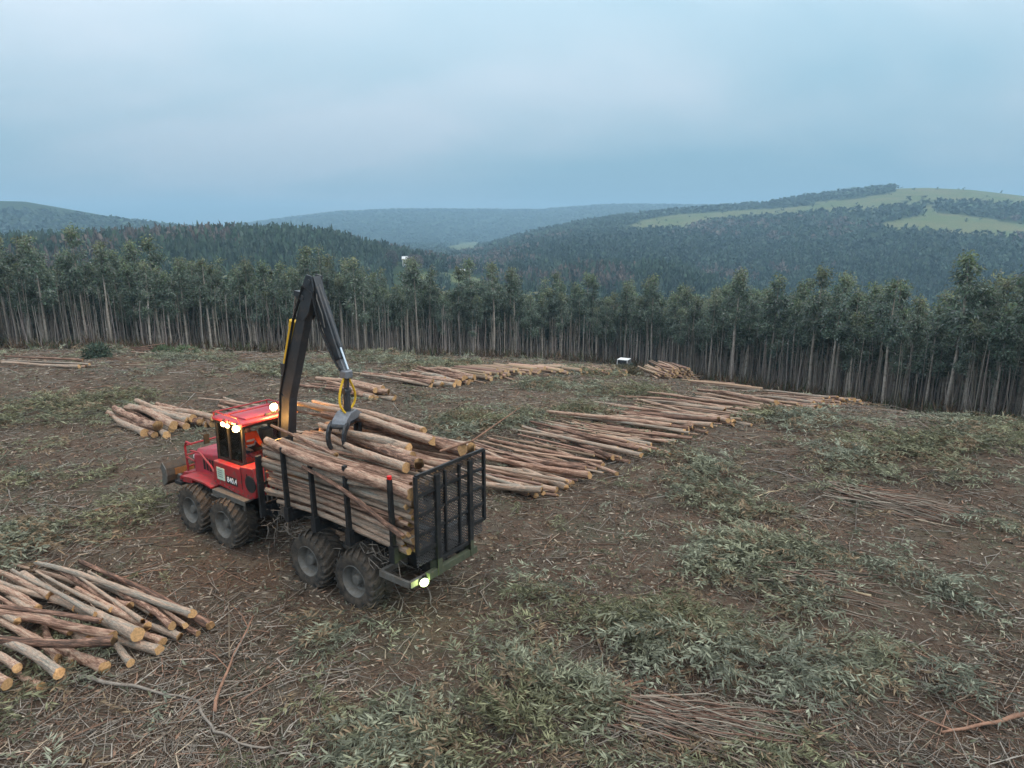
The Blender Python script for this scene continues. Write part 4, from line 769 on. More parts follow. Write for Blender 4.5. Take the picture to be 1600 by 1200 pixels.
# grapple: two arms that close around logs running along the load
gp = empty('grapple', (-1.83, 0, .06), R(22), cr_)
mb = MB(); mb.prism([(-.50, 3.66), (-.40, 3.84), (-.16, 3.98), (.16, 3.98), (.40, 3.84), (.50, 3.66), (.3, 3.64), (.2, 3.76), (-.2, 3.76), (-.3, 3.64)], -.19, .19, 'X'); part('grapple_head', mb, M['crane_grey'], gp, bevel=.02)
for s_ in (1, -1):
    for xo in ((-.2, .2) if s_ > 0 else (-.02, .10)):
        arc = [(.40, 3.80), (.54, 3.74), (.64, 3.60), (.67, 3.44), (.63, 3.28), (.53, 3.15), (.38, 3.08)]; inner = [(.36, 3.66), (.45, 3.62), (.52, 3.53), (.54, 3.42), (.52, 3.31), (.46, 3.2), (.37, 3.10)]
        mb = MB()
        for q in range(6): mb.prism([(s_ * arc[q][0], arc[q][1]), (s_ * arc[q + 1][0], arc[q + 1][1]), (s_ * inner[q + 1][0], inner[q + 1][1]), (s_ * inner[q][0], inner[q][1])], xo - .03, xo + .03, 'X')
        part('grapple_claw', mb, M['grapple'], gp)
    mb = MB(); mb.cyl((-.24, .47 * s_, 3.70), (.24, .47 * s_, 3.70), .06, 12); part('pivot_pin', mb, M['grapple'], gp)
mb = MB(); mb.cyl((0, -.36, 3.60), (0, .36, 3.60), .05, 12); part('grapple_cylinder', mb, M['chrome'], gp)
# brush hanging under the load bay
mb = MB(); rr_ = random.Random(3)
for k in range(120):
    bx_ = rr_.choice([rr_.gauss(-.35, .35), rr_.gauss(-.35, .35), rr_.uniform(-4.3, 0), rr_.gauss(-3.6, .4)]); by_ = rr_.uniform(.6, 1.25); bz_ = rr_.uniform(.95, 1.55); l_ = rr_.uniform(.2, .55); d_ = Vector((rr_.gauss(0, 1), rr_.gauss(0, .4), rr_.gauss(-.5, .6))).normalized()
    p0 = Vector((bx_, by_, bz_)); mb.tube([p0, p0 + d_ * l_ * .5 + Vector((rr_.gauss(0, .06), 0, rr_.gauss(0, .06))), p0 + d_ * l_], [.012, .009, .004], 4, False)
tag(mb.build('hanging_brush', M['branch_grey'], None), 'tangle of twigs and roots caught under the load bay of the forwarder', 'brush', kind='stuff').matrix_world = MW

# ------------------------------------------------------------------ operator in the cab, facing the load
def skin(name, joints, edges, m, sub=2):
    me = bpy.data.meshes.new(name); me.from_pydata([j[:3] for j in joints], edges, []); o = bpy.data.objects.new(name, me); COL.objects.link(o); me.materials.append(m)
    o.modifiers.new('skin', 'SKIN'); me.skin_vertices or me.skin_vertices.new()
    for v, j in zip(me.skin_vertices[0].data, joints): v.radius = (j[3], j[4] if len(j) > 4 else j[3])
    me.skin_vertices[0].data[0].use_root = True
    sm = o.modifiers.new('sub', 'SUBSURF'); sm.levels = sub; sm.render_levels = sub; return o
px_, py_, pz_ = 2.22, .14, 2.34
pe = MW @ Matrix.Translation((0, 0, 0))
J = [(px_, py_, pz_, .15, .13), (px_ - .03, py_, pz_ + .22, .15, .12), (px_ - .05, py_, pz_ + .42, .17, .11), (px_ - .06, py_, pz_ + .54, .06), (px_ - .09, py_, pz_ + .62, .075, .085), (px_ - .10, py_, pz_ + .72, .085, .095), (px_ - .09, py_, pz_ + .80, .05)]
Eg = [(0, 1), (1, 2), (2, 3), (3, 4), (4, 5), (5, 6)]
for s_ in (1, -1):
    b_ = len(J); J += [(px_ - .05, py_ + .20 * s_, pz_ + .42, .07), (px_ - .12, py_ + .26 * s_, pz_ + .20, .055), (px_ - .36, py_ + .22 * s_, pz_ + .10, .042), (px_ - .43, py_ + .2 * s_, pz_ + .10, .03, .045)]; Eg += [(2, b_), (b_, b_ + 1), (b_ + 1, b_ + 2), (b_ + 2, b_ + 3)]
    for q in range(5):
        f0 = len(J); J += [(px_ - .47, py_ + .2 * s_ + (q - 2) * .018, pz_ + .10, .009), (px_ - .50, py_ + .2 * s_ + (q - 2) * .02, pz_ + .085 - .01 * (q == 4), .008)]; Eg += [(b_ + 3, f0), (f0, f0 + 1)]
    b_ = len(J); J += [(px_ - .08, py_ + .10 * s_, pz_ - .03, .085), (px_ - .46, py_ + .16 * s_, pz_ - .02, .065), (px_ - .48, py_ + .16 * s_, pz_ - .14, .05)]; Eg += [(0, b_), (b_, b_ + 1), (b_ + 1, b_ + 2)]
person = skin('person', J, Eg, M['skin']); person.matrix_world = pe; tag(person, 'person in an orange high-visibility jacket seated inside the red cab', 'person')
JJ = [(px_, py_, pz_ + .03, .175, .155), (px_ - .03, py_, pz_ + .22, .175, .145), (px_ - .05, py_, pz_ + .42, .19, .135), (px_ - .055, py_, pz_ + .5, .09)]; EJ = [(0, 1), (1, 2), (2, 3)]
for s_ in (1, -1): b_ = len(JJ); JJ += [(px_ - .05, py_ + .20 * s_, pz_ + .42, .088), (px_ - .12, py_ + .26 * s_, pz_ + .20, .072), (px_ - .34, py_ + .22 * s_, pz_ + .10, .056)]; EJ += [(2, b_), (b_, b_ + 1), (b_ + 1, b_ + 2)]
jk = skin('jacket', JJ, EJ, M['hiviz']); jk.parent = person
JT = [(px_, py_, pz_ - .02, .165, .15)]; ET = []
for s_ in (1, -1): b_ = len(JT); JT += [(px_ - .1, py_ + .10 * s_, pz_ - .03, .10), (px_ - .47, py_ + .16 * s_, pz_ - .01, .08), (px_ - .49, py_ + .16 * s_, pz_ - .15, .066)]; ET += [(0, b_), (b_, b_ + 1), (b_ + 1, b_ + 2)]
tj = skin('trousers', JT, ET, M['trouser']); tj.parent = person
for zz in (.13, .27):
    mb = MB(); mb.lathe([(.178, -.028), (.184, 0), (.178, .028)], (0, 0, 0), 24, 'Z'); b3 = mb.build('reflective_band', M['reflect'], person, True); b3.location = (px_ - .02, py_, pz_ + zz); b3.scale = (.92, 1.06, 1)
mb = MB(); mb.lathe([(.155, 0), (.13, .02), (.125, .08), (.09, .14), (0, .165)], (px_ - .10, py_, pz_ + .74), 20, 'Z'); mb.build('helmet', M['hair'], person, True)

# ------------------------------------------------------------------ logs
LOGM = []
for k in range(12):
    rg = random.Random(40 + k); mb = MB(); n = 14; ns = 12; P_ = []; rr_ = []
    bx_, by_ = rg.gauss(0, 1.0), rg.gauss(0, .8); kx = rg.uniform(.3, .7)
    for i in range(n):
        t_ = i / (n - 1); P_.append(Vector((t_, 0, 0))); rr_.append(1.16 - .42 * t_ + rg.gauss(0, .045) + (.12 if i == 0 else 0))
    vs_ = []; fs_ = []
    for i in range(n):
        t_ = i / (n - 1); oy, oz = bx_ * math.sin(t_ * 3.1) + .4 * math.sin(t_ * 7 + k) - .4 * math.sin(k) * (1 - t_), by_ * math.sin(t_ * 3.1 * kx * 2) * .8
        for j in range(ns):
            a = 2 * math.pi * j / ns; q_ = rr_[i] * (1 + rg.gauss(0, .035)); jag = rg.gauss(0, .006) if i in (0, n - 1) else 0; vs_.append((t_ + jag, oy + q_ * math.cos(a), oz + q_ * math.sin(a)))
    for i in range(n - 1):
        for j in range(ns): fs_.append((i * ns + j, i * ns + (j + 1) % ns, (i + 1) * ns + (j + 1) % ns, (i + 1) * ns + j))
    mb.add(vs_, fs_)
    for q in range(7):                     # peeling bark strips and knots
        i = rg.randrange(1, n - 2); j = rg.randrange(ns); c0 = Vector(vs_[i * ns + j]); c1 = Vector(vs_[(i + 1) * ns + j]); c2 = Vector(vs_[i * ns + (j + 1) % ns]); ax_c = Vector((c0.x, sum(vs_[i * ns + a][1] for a in range(ns)) / ns, sum(vs_[i * ns + a][2] for a in range(ns)) / ns)); out_ = (c0 - ax_c); up_ = rg.uniform(.15, .7); ed_ = (c1 - c0) * rg.uniform(.6, 1.6); wd_ = (c2 - c0) * rg.uniform(.4, .9)
        a0 = c0 + out_ * .03; mb.add([a0, a0 + wd_, a0 + ed_ * .5 + wd_ + out_ * up_ * .35, a0 + ed_ * .5 + out_ * up_ * .35, a0 + ed_ + wd_ * .6 + out_ * up_, a0 + ed_ + wd_ * .3 + out_ * up_ * 1.1], [(0, 1, 2, 3), (3, 2, 4, 5)])
    mb.mi = 1; mb.f += [tuple(range(ns))[::-1], tuple((n - 1) * ns + j for j in range(ns))]; mb.m += [1, 1]
    o = mb.build('log', [M['log'], M['end']], None, True); LOGM.append(o.data); bpy.data.objects.remove(o)
LR = random.Random(77); NLOG = [0]
def log(p0, p1, r, label, group, name='log'):
    """thick (butt) end at p0"""
    p0, p1 = Vector(p0), Vector(p1); d = p1 - p0; o = bpy.data.objects.new(name, LR.choice(LOGM)); COL.objects.link(o); NLOG[0] += 1
    q_ = d.to_track_quat('X', 'Z') @ Matrix.Rotation(LR.random() * 6.28, 3, 'X').to_quaternion()
    o.matrix_world = Matrix.LocRotScale(p0, q_, Vector((d.length, r, r))); return tag(o, label, 'log', group)
def gpt(p, h=0): return Vector((p[0], p[1], float(ground_z(p[0], p[1])) + h))
# load in the bunk: circles dropped into the stakes' cross-section
circ = []; rl = random.Random(5)
def drop(y, r):
    z = 1.64 + r
    for (yc, zc, rc) in circ:
        dy = y - yc; s2 = (r + rc) ** 2 - dy * dy
        if s2 > 0: z = max(z, zc + math.sqrt(s2) * .97)
    return z
for n in range(235):
    r = min(.15, max(.042, rl.gauss(.067, .028))); best = None
    for q in range(26):
        y = rl.uniform(-1.17 + r, 1.17 - r); z = drop(y, r); cost = z + .10 * abs(y) * (z > 3.0) + (.6 * max(0, z - 3.0) * abs(y))
        if best is None or cost < best[0]: best = (cost, y, z)
    _, y, z = best
    if z > 3.22: continue
    circ.append((y, z, r))
    x0 = rl.uniform(-.12, .02) if rl.random() < .8 else rl.uniform(-.5, -.2); x1 = -4.95 + rl.uniform(-.06, .35); jy = rl.gauss(0, .045); jz = rl.gauss(0, .02) if z < 2.9 else rl.gauss(0, .05)
    side = y > .85; top_ = z > 3.0
    if (not top_) and y < .62 and rl.random() < .9: continue        # buried inside the load, out of sight
    if x1 > GX and rl.random() < .5: a_, b_ = (x1, y + jy, z + jz), (x0, y - jy, z - jz)
    else: a_, b_ = (x0, y - jy, z - jz), (x1, y + jy, z + jz)
    lab = 'log on top of the load heaped in the forwarder bunk' if top_ else ('log pressed against the near stakes low in the forwarder load' if side and z < 2.3 else 'log pressed against the near stakes high in the forwarder load' if side else 'log inside the forwarder load, mostly covered by other logs')
    log(MW @ Vector(a_), MW @ Vector(b_), r, lab, 'logs loaded on the forwarder')
for a_, b_, r, lab in [((-4.98, 1.08, 3.02), (-.15, 1.12, 3.22), .125, 'thickest red-barked log along the top of the near stakes'),
                       ((-5.0, -.50, 3.52), (-.2, -.60, 3.52), .125, 'thick log ending above the rear gate at the top of the load'),
                       ((-4.95, 1.34, 2.15), (-1.9, 1.40, 3.05), .055, 'thin log slanting down outside the near stakes'),
                       ((-4.75, .62, 3.46), (-1.0, .02, 3.42), .10, 'log held in the grapple, its butt slanting towards the rear gate'),
                       ((-4.55, .80, 3.40), (-1.2, .2, 3.40), .085, 'log held in the grapple on its near side'), ((-4.3, .38, 3.46), (-.9, -.14, 3.46), .10, 'log held in the grapple on its far side'),
                       ((-3.9, .05, 3.50), (-.9, .08, 3.52), .09, 'short log lying under the grapple jaws'), ((-4.85, -.95, 3.42), (.5, -.7, 3.72), .11, 'long log along the far top edge of the load'),
                       ((-4.4, -.2, 3.70), (.6, -.42, 3.78), .08, 'long thin log pointing forward past the crane foot'), ((-3.6, -.75, 3.66), (1.2, -1.35, 3.55), .075, 'log sticking forward beside the cab behind the crane'),
                       ((-3.4, -.75, 3.66), (.35, -.2, 3.62), .05, 'thin pole lying across the top of the load towards the cab'), ((-2.6, 1.02, 3.36), (.2, .7, 3.50), .04, 'thin crooked pole over the front of the load')]:
    log(MW @ Vector(a_), MW @ Vector(b_), r, lab, 'logs loaded on the forwarder')
# thin sapling poking up over the gate
mb = MB(); mb.tube([MW @ Vector((-4.6, -.2, 3.5)), MW @ Vector((-5.2, -.6, 3.75)), MW @ Vector((-5.7, -1.7, 4.35))], [.03, .022, .008], 6); tag(mb.build('sapling_stick', M['branch_red']), 'thin bare stick poking up over the rear gate', 'stick')
# long windrow behind the gate: butt pixel -> far-end pixel of sample logs
WR = [((805, 780), (690, 748)), ((885, 756), (748, 714)), ((948, 734), (778, 692)), ((1022, 708), (842, 670)), ((1070, 688), (902, 657)), ((1148, 658), (978, 632)), ((1205, 645), (1062, 619)), ((1290, 637), (1168, 616)), ((1372, 636), (1266, 622))]
WB = np.array([hit(*a)[:2] for a, b in WR]); WT = np.array([hit(*b)[:2] for a, b in WR]); print('windrow lengths', np.hypot(*(WB - WT).T).round(1))
sl_ = np.r_[0, np.cumsum(np.hypot(*np.diff(WB, axis=0).T))]; print('windrow run', sl_.round(1))
WL = ['log in the long row behind the rear gate, at its near end', 'log in the long row, between the gate and the first bend', 'log in the middle of the long row right of the forwarder', 'log in the far half of the long row right of the forwarder', 'log at the far thin end of the long row, near the plantation']
lw = random.Random(9); FARLOG = []
for n in range(205):
    u = (n + 2.5 * lw.random()) / 207; s_ = sl_[-1] * u ** 1.12; b_ = np.array([np.interp(s_, sl_, WB[:, k]) for k in (0, 1)]); t_ = np.array([np.interp(s_, sl_, WT[:, k]) for k in (0, 1)]); d = (t_ - b_) / np.hypot(*(t_ - b_))
    ln = min(6.5, np.hypot(*(t_ - b_))) * lw.uniform(.9, 1.15) if u > .12 else lw.uniform(4.4, 5.3); an = lw.gauss(0, .17); d = np.array([d[0] * math.cos(an) - d[1] * math.sin(an), d[0] * math.sin(an) + d[1] * math.cos(an)]); b_ = b_ - d * lw.gauss(0, .5) ; r = min(.15, max(.035, lw.gauss(.064, .024))); lay = lw.choice([0, 0, .1, .17, .3])
    e_ = b_ + d * ln
    if u > .74: FARLOG.append((gpt(b_, r + .03 + lay), gpt(e_, r * .8 + .03 + lay * .6), r)); continue      # the far thin end joins the distant logs
    log(gpt(b_, r + .03 + lay), gpt(e_, r * .8 + .03 + lay * lw.uniform(.2, 1)), r, ('thick ' if r > .1 else 'thin ' if r < .06 else 'middling ') + WL[min(3, int(u / .74 * 4))], 'logs of the long row')
# short rows seen left of and behind the grapple, and piles on the left
def pile(specs, n, r0, lab, grp, seed, ln=None, jit=.35, ang=.09, lay=(0, 0, .16, .3)):
    rg = random.Random(seed); A_ = np.array([hit(*a)[:2] for a, b in specs]); B2 = np.array([hit(*b)[:2] for a, b in specs]); tt_ = np.linspace(0, 1, len(specs)); print(grp, 'len', np.hypot(*(A_ - B2).T).round(1))
    for i in range(n):
        u = (i + rg.random()) / n; a = np.array([np.interp(u, tt_, A_[:, k]) for k in (0, 1)]); b = np.array([np.interp(u, tt_, B2[:, k]) for k in (0, 1)]); d = b - a; l_ = ln or np.hypot(*d); d = d / np.hypot(*d); an = rg.gauss(0, ang)
        d = np.array([d[0] * math.cos(an) - d[1] * math.sin(an), d[0] * math.sin(an) + d[1] * math.cos(an)]); a = a - d * rg.gauss(0, jit); e_ = a + d * l_ * rg.uniform(.88, 1.08); r = max(.05, rg.gauss(r0, .025)); h = rg.choice(lay); h2 = h * rg.uniform(.3, 1)
        log(gpt(a, r + .02 + h), gpt(e_, r + .02 + h2), r, lab, grp)
pile([((612, 622), (503, 598)), ((580, 626), (498, 606))], 12, .095, 'log in the small pile just right of the hanging grapple', 'small log pile by the grapple', 21, 4.6)
pile([((668, 606), (560, 590)), ((722, 603), (610, 583)), ((735, 596), (650, 578))], 22, .10, 'log in the second pile beyond the grapple, towards the plantation', 'second log pile beyond the grapple', 22, 4.6)
pile([((492, 690), (395, 655)), ((450, 668), (370, 640)), ((430, 650), (340, 626))], 12, .08, 'log on the ground behind the cab and crane foot', 'logs behind the cab', 23, 4.4)
pile([((222, 684), (182, 655)), ((262, 682), (195, 650)), ((290, 672), (215, 645)), ((322, 668), (240, 642)), ((345, 668), (262, 645))], 17, .125, 'log in the pile left of the cab with yellow butt ends', 'log pile left of the cab', 24, 4.2, .25, .05)
pile([((128, 576), (5, 570)), ((132, 573), (8, 566))], 6, .07, 'thin pole in the far left bundle near the plantation', 'far left pole bundle', 25, None, .2, .03)
pile([((300, 556), (205, 548)), ((305, 560), (212, 556))], 6, .075, 'thin pole in the bundle before the trees left of the crane', 'pole bundle before the trees', 26, None, .2, .03)
# foreground pile, bottom left: explicit pairs (butt, other end, radius, layer height)
FP = [((217, 1010), (40, 912), .155, .34, 'thick log on top of the foreground pile with its wide butt to the right'), ((330, 985), (125, 882), .095, .1, 'outermost thin log on the far side of the foreground pile'), ((302, 972), (58, 893), .10, .28, 'long pale log near the far side of the foreground pile'),
      ((182, 1020), (-90, 1016), .105, .50, 'pale log lying level across the front of the foreground pile'), ((180, 1008), (-120, 960), .105, .36, 'long pinkish log crossing the middle of the foreground pile'), ((160, 988), (-130, 950), .06, .52, 'thin red pole on top of the foreground pile'),
      ((95, 1066), (-60, 985), .11, .30, 'log with a splintered butt at the front of the foreground pile'), ((92, 1038), (-30, 950), .09, .12, None), ((165, 1052), (70, 985), .13, .06, 'log with a big yellow butt at the foot of the foreground pile'), ((205, 1042), (150, 1000), .09, .04, None),
      ((30, 1058), (-70, 1010), .09, .3, None), ((14, 1085), (-90, 1035), .11, .25, 'butt of a log cut off by the lower left corner of the photo'), ((250, 1024), (120, 985), .11, .08, 'short log with torn yellow wood beside the foreground pile'), ((282, 1002), (160, 940), .085, .1, None),
      ((270, 990), (190, 935), .09, .25, None), ((232, 990), (120, 930), .10, .22, None), ((205, 958), (100, 905), .09, .22, None), ((120, 960), (-20, 915), .10, .14, None), ((60, 960), (-60, 905), .10, .12, None), ((140, 1010), (10, 930), .11, .12, None), ((240, 965), (120, 915), .08, .1, None),
      ((120, 1040), (-40, 960), .1, .05, None), ((80, 945), (-20, 893), .09, .28, None), ((310, 995), (210, 950), .07, .04, None), ((65, 1078), (20, 1040), .08, .03, None), ((255, 1010), (170, 960), .1, .05, None), ((190, 930), (70, 885), .075, .04, None), ((150, 975), (20, 905), .06, .42, None), ((225, 985), (110, 905), .055, .4, None), ((110, 1000), (-40, 925), .065, .3, None), ((60, 1015), (-60, 940), .07, .25, None), ((260, 975), (140, 900), .05, .2, None), ((30, 985), (-70, 930), .08, .35, None), ((175, 965), (60, 905), .06, .3, None), ((290, 985), (175, 905), .06, .16, None), ((45, 925), (-50, 885), .07, .2, None), ((130, 920), (10, 880), .06, .05, None)]
ORD = 'first second third fourth fifth sixth seventh eighth ninth tenth eleventh twelfth thirteenth fourteenth fifteenth sixteenth seventeenth eighteenth nineteenth twentieth twenty-first twenty-second twenty-third twenty-fourth twenty-fifth twenty-sixth twenty-seventh twenty-eighth twenty-ninth thirtieth thirty-first thirty-second thirty-third thirty-fourth thirty-fifth thirty-sixth thirty-seventh thirty-eighth thirty-ninth fortieth'.split()
FX = sorted(q[0][0] for q in FP)
for a, b, r, h, lab in FP:
    lab = lab or 'log of the foreground pile, its butt the %s counted from the left' % ORD[FX.index(a[0])]
    A_, B2 = hit(*a), hit(*b); k = np.array(ray(*a)); f_ = -(h + r) / ray(*a)[2] if h > .2 else 0
    r *= .76
    log(gpt(A_[:2] - ray(*a)[:2] / np.linalg.norm(ray(*a)[:2]) * h * 1.1, r + h), gpt(B2[:2] - ray(*b)[:2] / np.linalg.norm(ray(*b)[:2]) * h * .9, r * .8 + h * .9), r, lab, 'logs of the foreground pile')
for n in range(150):                      # thin poles tangled between the logs of the row
    s_ = sl_[-1] * lw.random() * .8; b_ = np.array([np.interp(s_, sl_, WB[:, k]) for k in (0, 1)]); t_ = np.array([np.interp(s_, sl_, WT[:, k]) for k in (0, 1)]); d = (t_ - b_) / np.hypot(*(t_ - b_)); an = lw.gauss(0, .2); d = np.array([d[0] * math.cos(an) - d[1] * math.sin(an), d[0] * math.sin(an) + d[1] * math.cos(an)]); b_ = b_ + d * lw.uniform(-.2, 1.8); e_ = b_ + d * lw.uniform(2.5, 5.0); r = lw.uniform(.022, .05); h = lw.uniform(0, .26)
    FARLOG.append((gpt(b_, r + h), gpt(e_, r + h * lw.random()), r))
print('logs as things', NLOG[0])
# distant rows and the stack by the car, too many to single out
def logtube(P0, P1, r, rg):
    n = len(P0); P = np.stack([P0, (P0 + P1) / 2 + rg.normal(0, .04, (n, 3)), P1], 1); V, F = tubes(P, r[:, None] * np.array([[1.15, 1, .8]]), 6); c = np.array([.30, .2, .145]) * rg.uniform(.6, 1.35, (n, 1)) * rg.uniform(.93, 1.07, (n, 3)); C = np.repeat(c, 18, 0)
    st = V.reshape(n, 3, 6, 3); cf = []; 
    V2 = np.concatenate([st[:, 0], st[:, 2]], 0).reshape(-1, 3); q_ = np.arange(2 * n)[:, None] * 6; F2 = np.concatenate([q_ + [0, 1, 2, 3], q_ + [0, 3, 4, 5]]); C2 = np.repeat(np.array([.42, .28, .15]) * rg.uniform(.7, 1.2, (2 * n, 1)), 6, 0)
    return [(V, F, C), (V2, F2, C2)]
rg = np.random.default_rng(55); parts = []
def far_row(a0, a1, b0, b1, n):
    u = rg.random(n); A0, A1, B0, B1 = (hit(*q)[:2] for q in (a0, a1, b0, b1)); a = A0 + (A1 - A0) * u[:, None]; b = B0 + (B1 - B0) * u[:, None]; d = unit(b - a); d = d + rg.normal(0, .08, d.shape); a = a + rg.normal(0, .4, a.shape); b = a + d * rg.uniform(4.2, 5.2, (n, 1)); h = rg.choice([0, .15, .3], n)
    r = np.clip(rg.normal(.095, .025, n), .05, .16); parts.extend(logtube(np.c_[a, ground_z(a[:, 0], a[:, 1]) + r + h], np.c_[b, ground_z(b[:, 0], b[:, 1]) + r + h * .6], r, rg))
parts.extend(logtube(np.array([a for a, b, r in FARLOG]), np.array([b for a, b, r in FARLOG]), np.array([r for a, b, r in FARLOG]), rg))
far_row((740, 597), (850, 586), (655, 578), (770, 572), 60); far_row((850, 586), (985, 588), (770, 572), (880, 573), 60); far_row((1120, 600), (1200, 618), (1060, 596), (1120, 606), 20)
sp0 = hit(1018, 590); sp1 = hit(1080, 594); n = 150; u = rg.random(n); w_ = np.hypot(*(sp1 - sp0)[:2]); ax2 = unit((sp1 - sp0)[:2]); lat = np.array([ax2[1], -ax2[0]])
hh = rg.random(n) * 1.35 * np.sin(np.pi * np.clip(u * .9 + .08, 0, 1)) ** .8; ctr = sp0[:2] + ax2 * (u * w_)[:, None] + rg.normal(0, .3, (n, 2)); dirn = unit(ax2 * .75 - lat * .75 + rg.normal(0, .10, (n, 2))); r = np.clip(rg.normal(.07, .02, n), .04, .12)
zb = ground_z(ctr[:, 0], ctr[:, 1]) + .1 + hh; parts.extend(logtube(np.c_[ctr - dirn * 1.25, zb], np.c_[ctr + dirn * 1.25, zb + rg.normal(0, .1, n)], r, rg))
V, F, C = cat(parts); tag(link('distant_logs', np_mesh('distant_logs', V, F, M['litter'], C)), 'distant rows of logs, the far end of the long row and the log stack beside the white-roofed vehicle', 'logs', kind='stuff')

# ------------------------------------------------------------------ white car beside the stack
cp = hit(976, 577); ca_ = math.atan2(-.8, .62)
car = empty('utility_vehicle', (cp[0], cp[1], cp[2] - .15), R(62)); car.scale = (.56, .76, .80); tag(car, 'small white-roofed utility vehicle parked left of the log stack', 'vehicle')
mb = MB(); mb.prism([(-1.75, .35), (-1.8, .95), (-1.7, 1.02), (.55, 1.05), (1.6, .95), (1.75, .85), (1.75, .35)], -.8, .8); part('car_body', mb, mat('dark_green_vehicle_paint', (.04, .06, .045), .5, 0, .1, 3, (.1, .09, .06), .3), car, bevel=.05)
mb = MB(); mb.prism([(-1.70, 1.0), (-1.58, 1.62), (.30, 1.62), (.62, 1.0)], -.72, .72); part('car_windows', mb, M['darkglass'], car)
mb = MB(); mb.box((-.65, 0, 1.67), (2.1, 1.56, .10), ch=.04); part('car_roof', mb, M['white'], car)
for xx, xt in ((-1.68, -1.58), (-.55, -.55), (.60, .32)):
    for s_ in (1, -1): mb = MB(); mb.bar((xx, .735 * s_, 1.0), (xt, .72 * s_, 1.63), .08, .05, (1, 0, 0)); part('car_pillar', mb, M['white'], car)
for xx in (-1.1, 1.1):
    for s_ in (1, -1): mb = MB(); mb.lathe([(.0, -.1), (.3, -.1), (.34, -.05), (.34, .05), (.3, .1), (0, .1)], (xx, .76 * s_, .34), 16); part('car_wheel', mb, M['rubber'], car)
# ------------------------------------------------------------------ valley houses and the big round tree
def house(px, py, w_, d_, h_, rz, lab, roofm, wins=4):
    p = hit(px, py); h = empty('house', (p[0], p[1], p[2] - .5), rz); tag(h, lab, 'house', 'valley houses')
    mb = MB(); mb.box((0, 0, h_ / 2), (w_, d_, h_)); wo = part('wall', mb, M['white'], h)
    mb = MB(); mb.prism([(-d_ / 2 - .4, h_ + .01), (0, h_ + d_ * .25), (d_ / 2 + .4, h_ + .01)], -w_ / 2 - .4, w_ / 2 + .4, 'X'); ro_ = part('roof', mb, roofm, h); mb = MB(); mb.box((w_ * .3, 0, h_ + d_ * .27), (.7, .7, 1.4)); part('chimney', mb, M['white'], ro_)
    for fl_ in range(max(1, int(h_ // 2.9))):
        for q in range(wins): mb = MB(); mb.box((-w_ / 2 + w_ * (q + .5) / wins, -d_ / 2 - .03, 1.5 + fl_ * 2.8), (1.1, .1, 1.3)); part('window', mb, M['darkglass'], h)
M['roof_pale'] = mat('pale_roof', (.55, .56, .57), .7); M['roof_red'] = mat('clay_roof', (.3, .14, .09), .8)
house(641, 418, 10.5, 8, 6.2, R(10), 'white two-storey house among the trees in the valley', M['roof_pale']); house(727, 429, 7.5, 6, 3.2, R(-8), 'small low white building on the valley meadow', M['roof_pale'], 3)
def far_tree(px, py, hgt, wid, col, lab, seed):
    p = hit(px, py); o = empty('valley_tree', (p[0], p[1], p[2] - .4)); tag(o, lab, 'tree'); mb = MB(); mb.tube([(0, 0, 0), (.1, 0, hgt * .3), (0, .1, hgt * .75)], [.5, .4, .12], 8)
    for q in range(7): a = q * .9; mb.tube([(0, 0, hgt * .25), (math.cos(a) * wid * .2, math.sin(a) * wid * .2, hgt * .5), (math.cos(a) * wid * .36, math.sin(a) * wid * .36, hgt * .72)], [.2, .12, .04], 5)
    part('trunk', mb, M['trunk'], o); rg_ = np.random.default_rng(seed); n = 2600; d = unit(rg_.normal(size=(n, 3))); rr_ = rg_.random(n) ** .4; bump = 1 + .18 * np.sin(d[:, 0] * 5 + d[:, 2] * 4) * np.cos(d[:, 1] * 6)
    C = d * (rr_ * bump)[:, None] * [wid / 2, wid / 2, hgt * .42] + [0, 0, hgt * .56]; V, F = leaf_quads(C, d + rg_.normal(0, .6, (n, 3)), rg_.uniform(.6, 1.2, n), rg_.uniform(.35, .7, n), rg_); link('crown', np_mesh('crown', V, F, M['woods'], rep4(np.array(col) * rg_.uniform(.55, 1.4, (n, 1)))), o)
far_tree(806, 437, 13.5, 15, (.035, .05, .035), 'big dark round tree in the valley beyond the plantation', 1); far_tree(648, 424, 12, 12, (.12, .095, .085), 'bare greyish tree behind the white valley house', 2); far_tree(612, 422, 13, 8, (.10, .09, .075), 'slender greyish tree left of the white valley house', 4)
p_ = hit(155, 556); 
def shrub(px, py, hgt, wid, col, lab, seed):
    p = hit(px, py); rg_ = np.random.default_rng(seed); o = empty('shrub', (p[0], p[1], p[2])); tag(o, lab, 'shrub'); mb = MB()
    for q in range(8): a = q * .8; mb.tube([(0, 0, 0), (math.cos(a) * wid * .2, math.sin(a) * wid * .2, hgt * .6), (math.cos(a) * wid * .38, math.sin(a) * wid * .38, hgt * .85)], [.03, .02, .008], 4)
    part('stems', mb, M['branch_grey'], o); n = 900; d = unit(rg_.normal(size=(n, 3))); d[:, 2] = np.abs(d[:, 2]); C = d * (rg_.random(n) ** .5)[:, None] * [wid / 2, wid / 2, hgt]; V, F = leaf_quads(C, d + rg_.normal(0, .6, (n, 3)), rg_.uniform(.15, .35, n), rg_.uniform(.04, .09, n), rg_); link('foliage', np_mesh('foliage', V, F, M['woods'], rep4(np.array(col) * rg_.uniform(.6, 1.4, (n, 1)))), o)
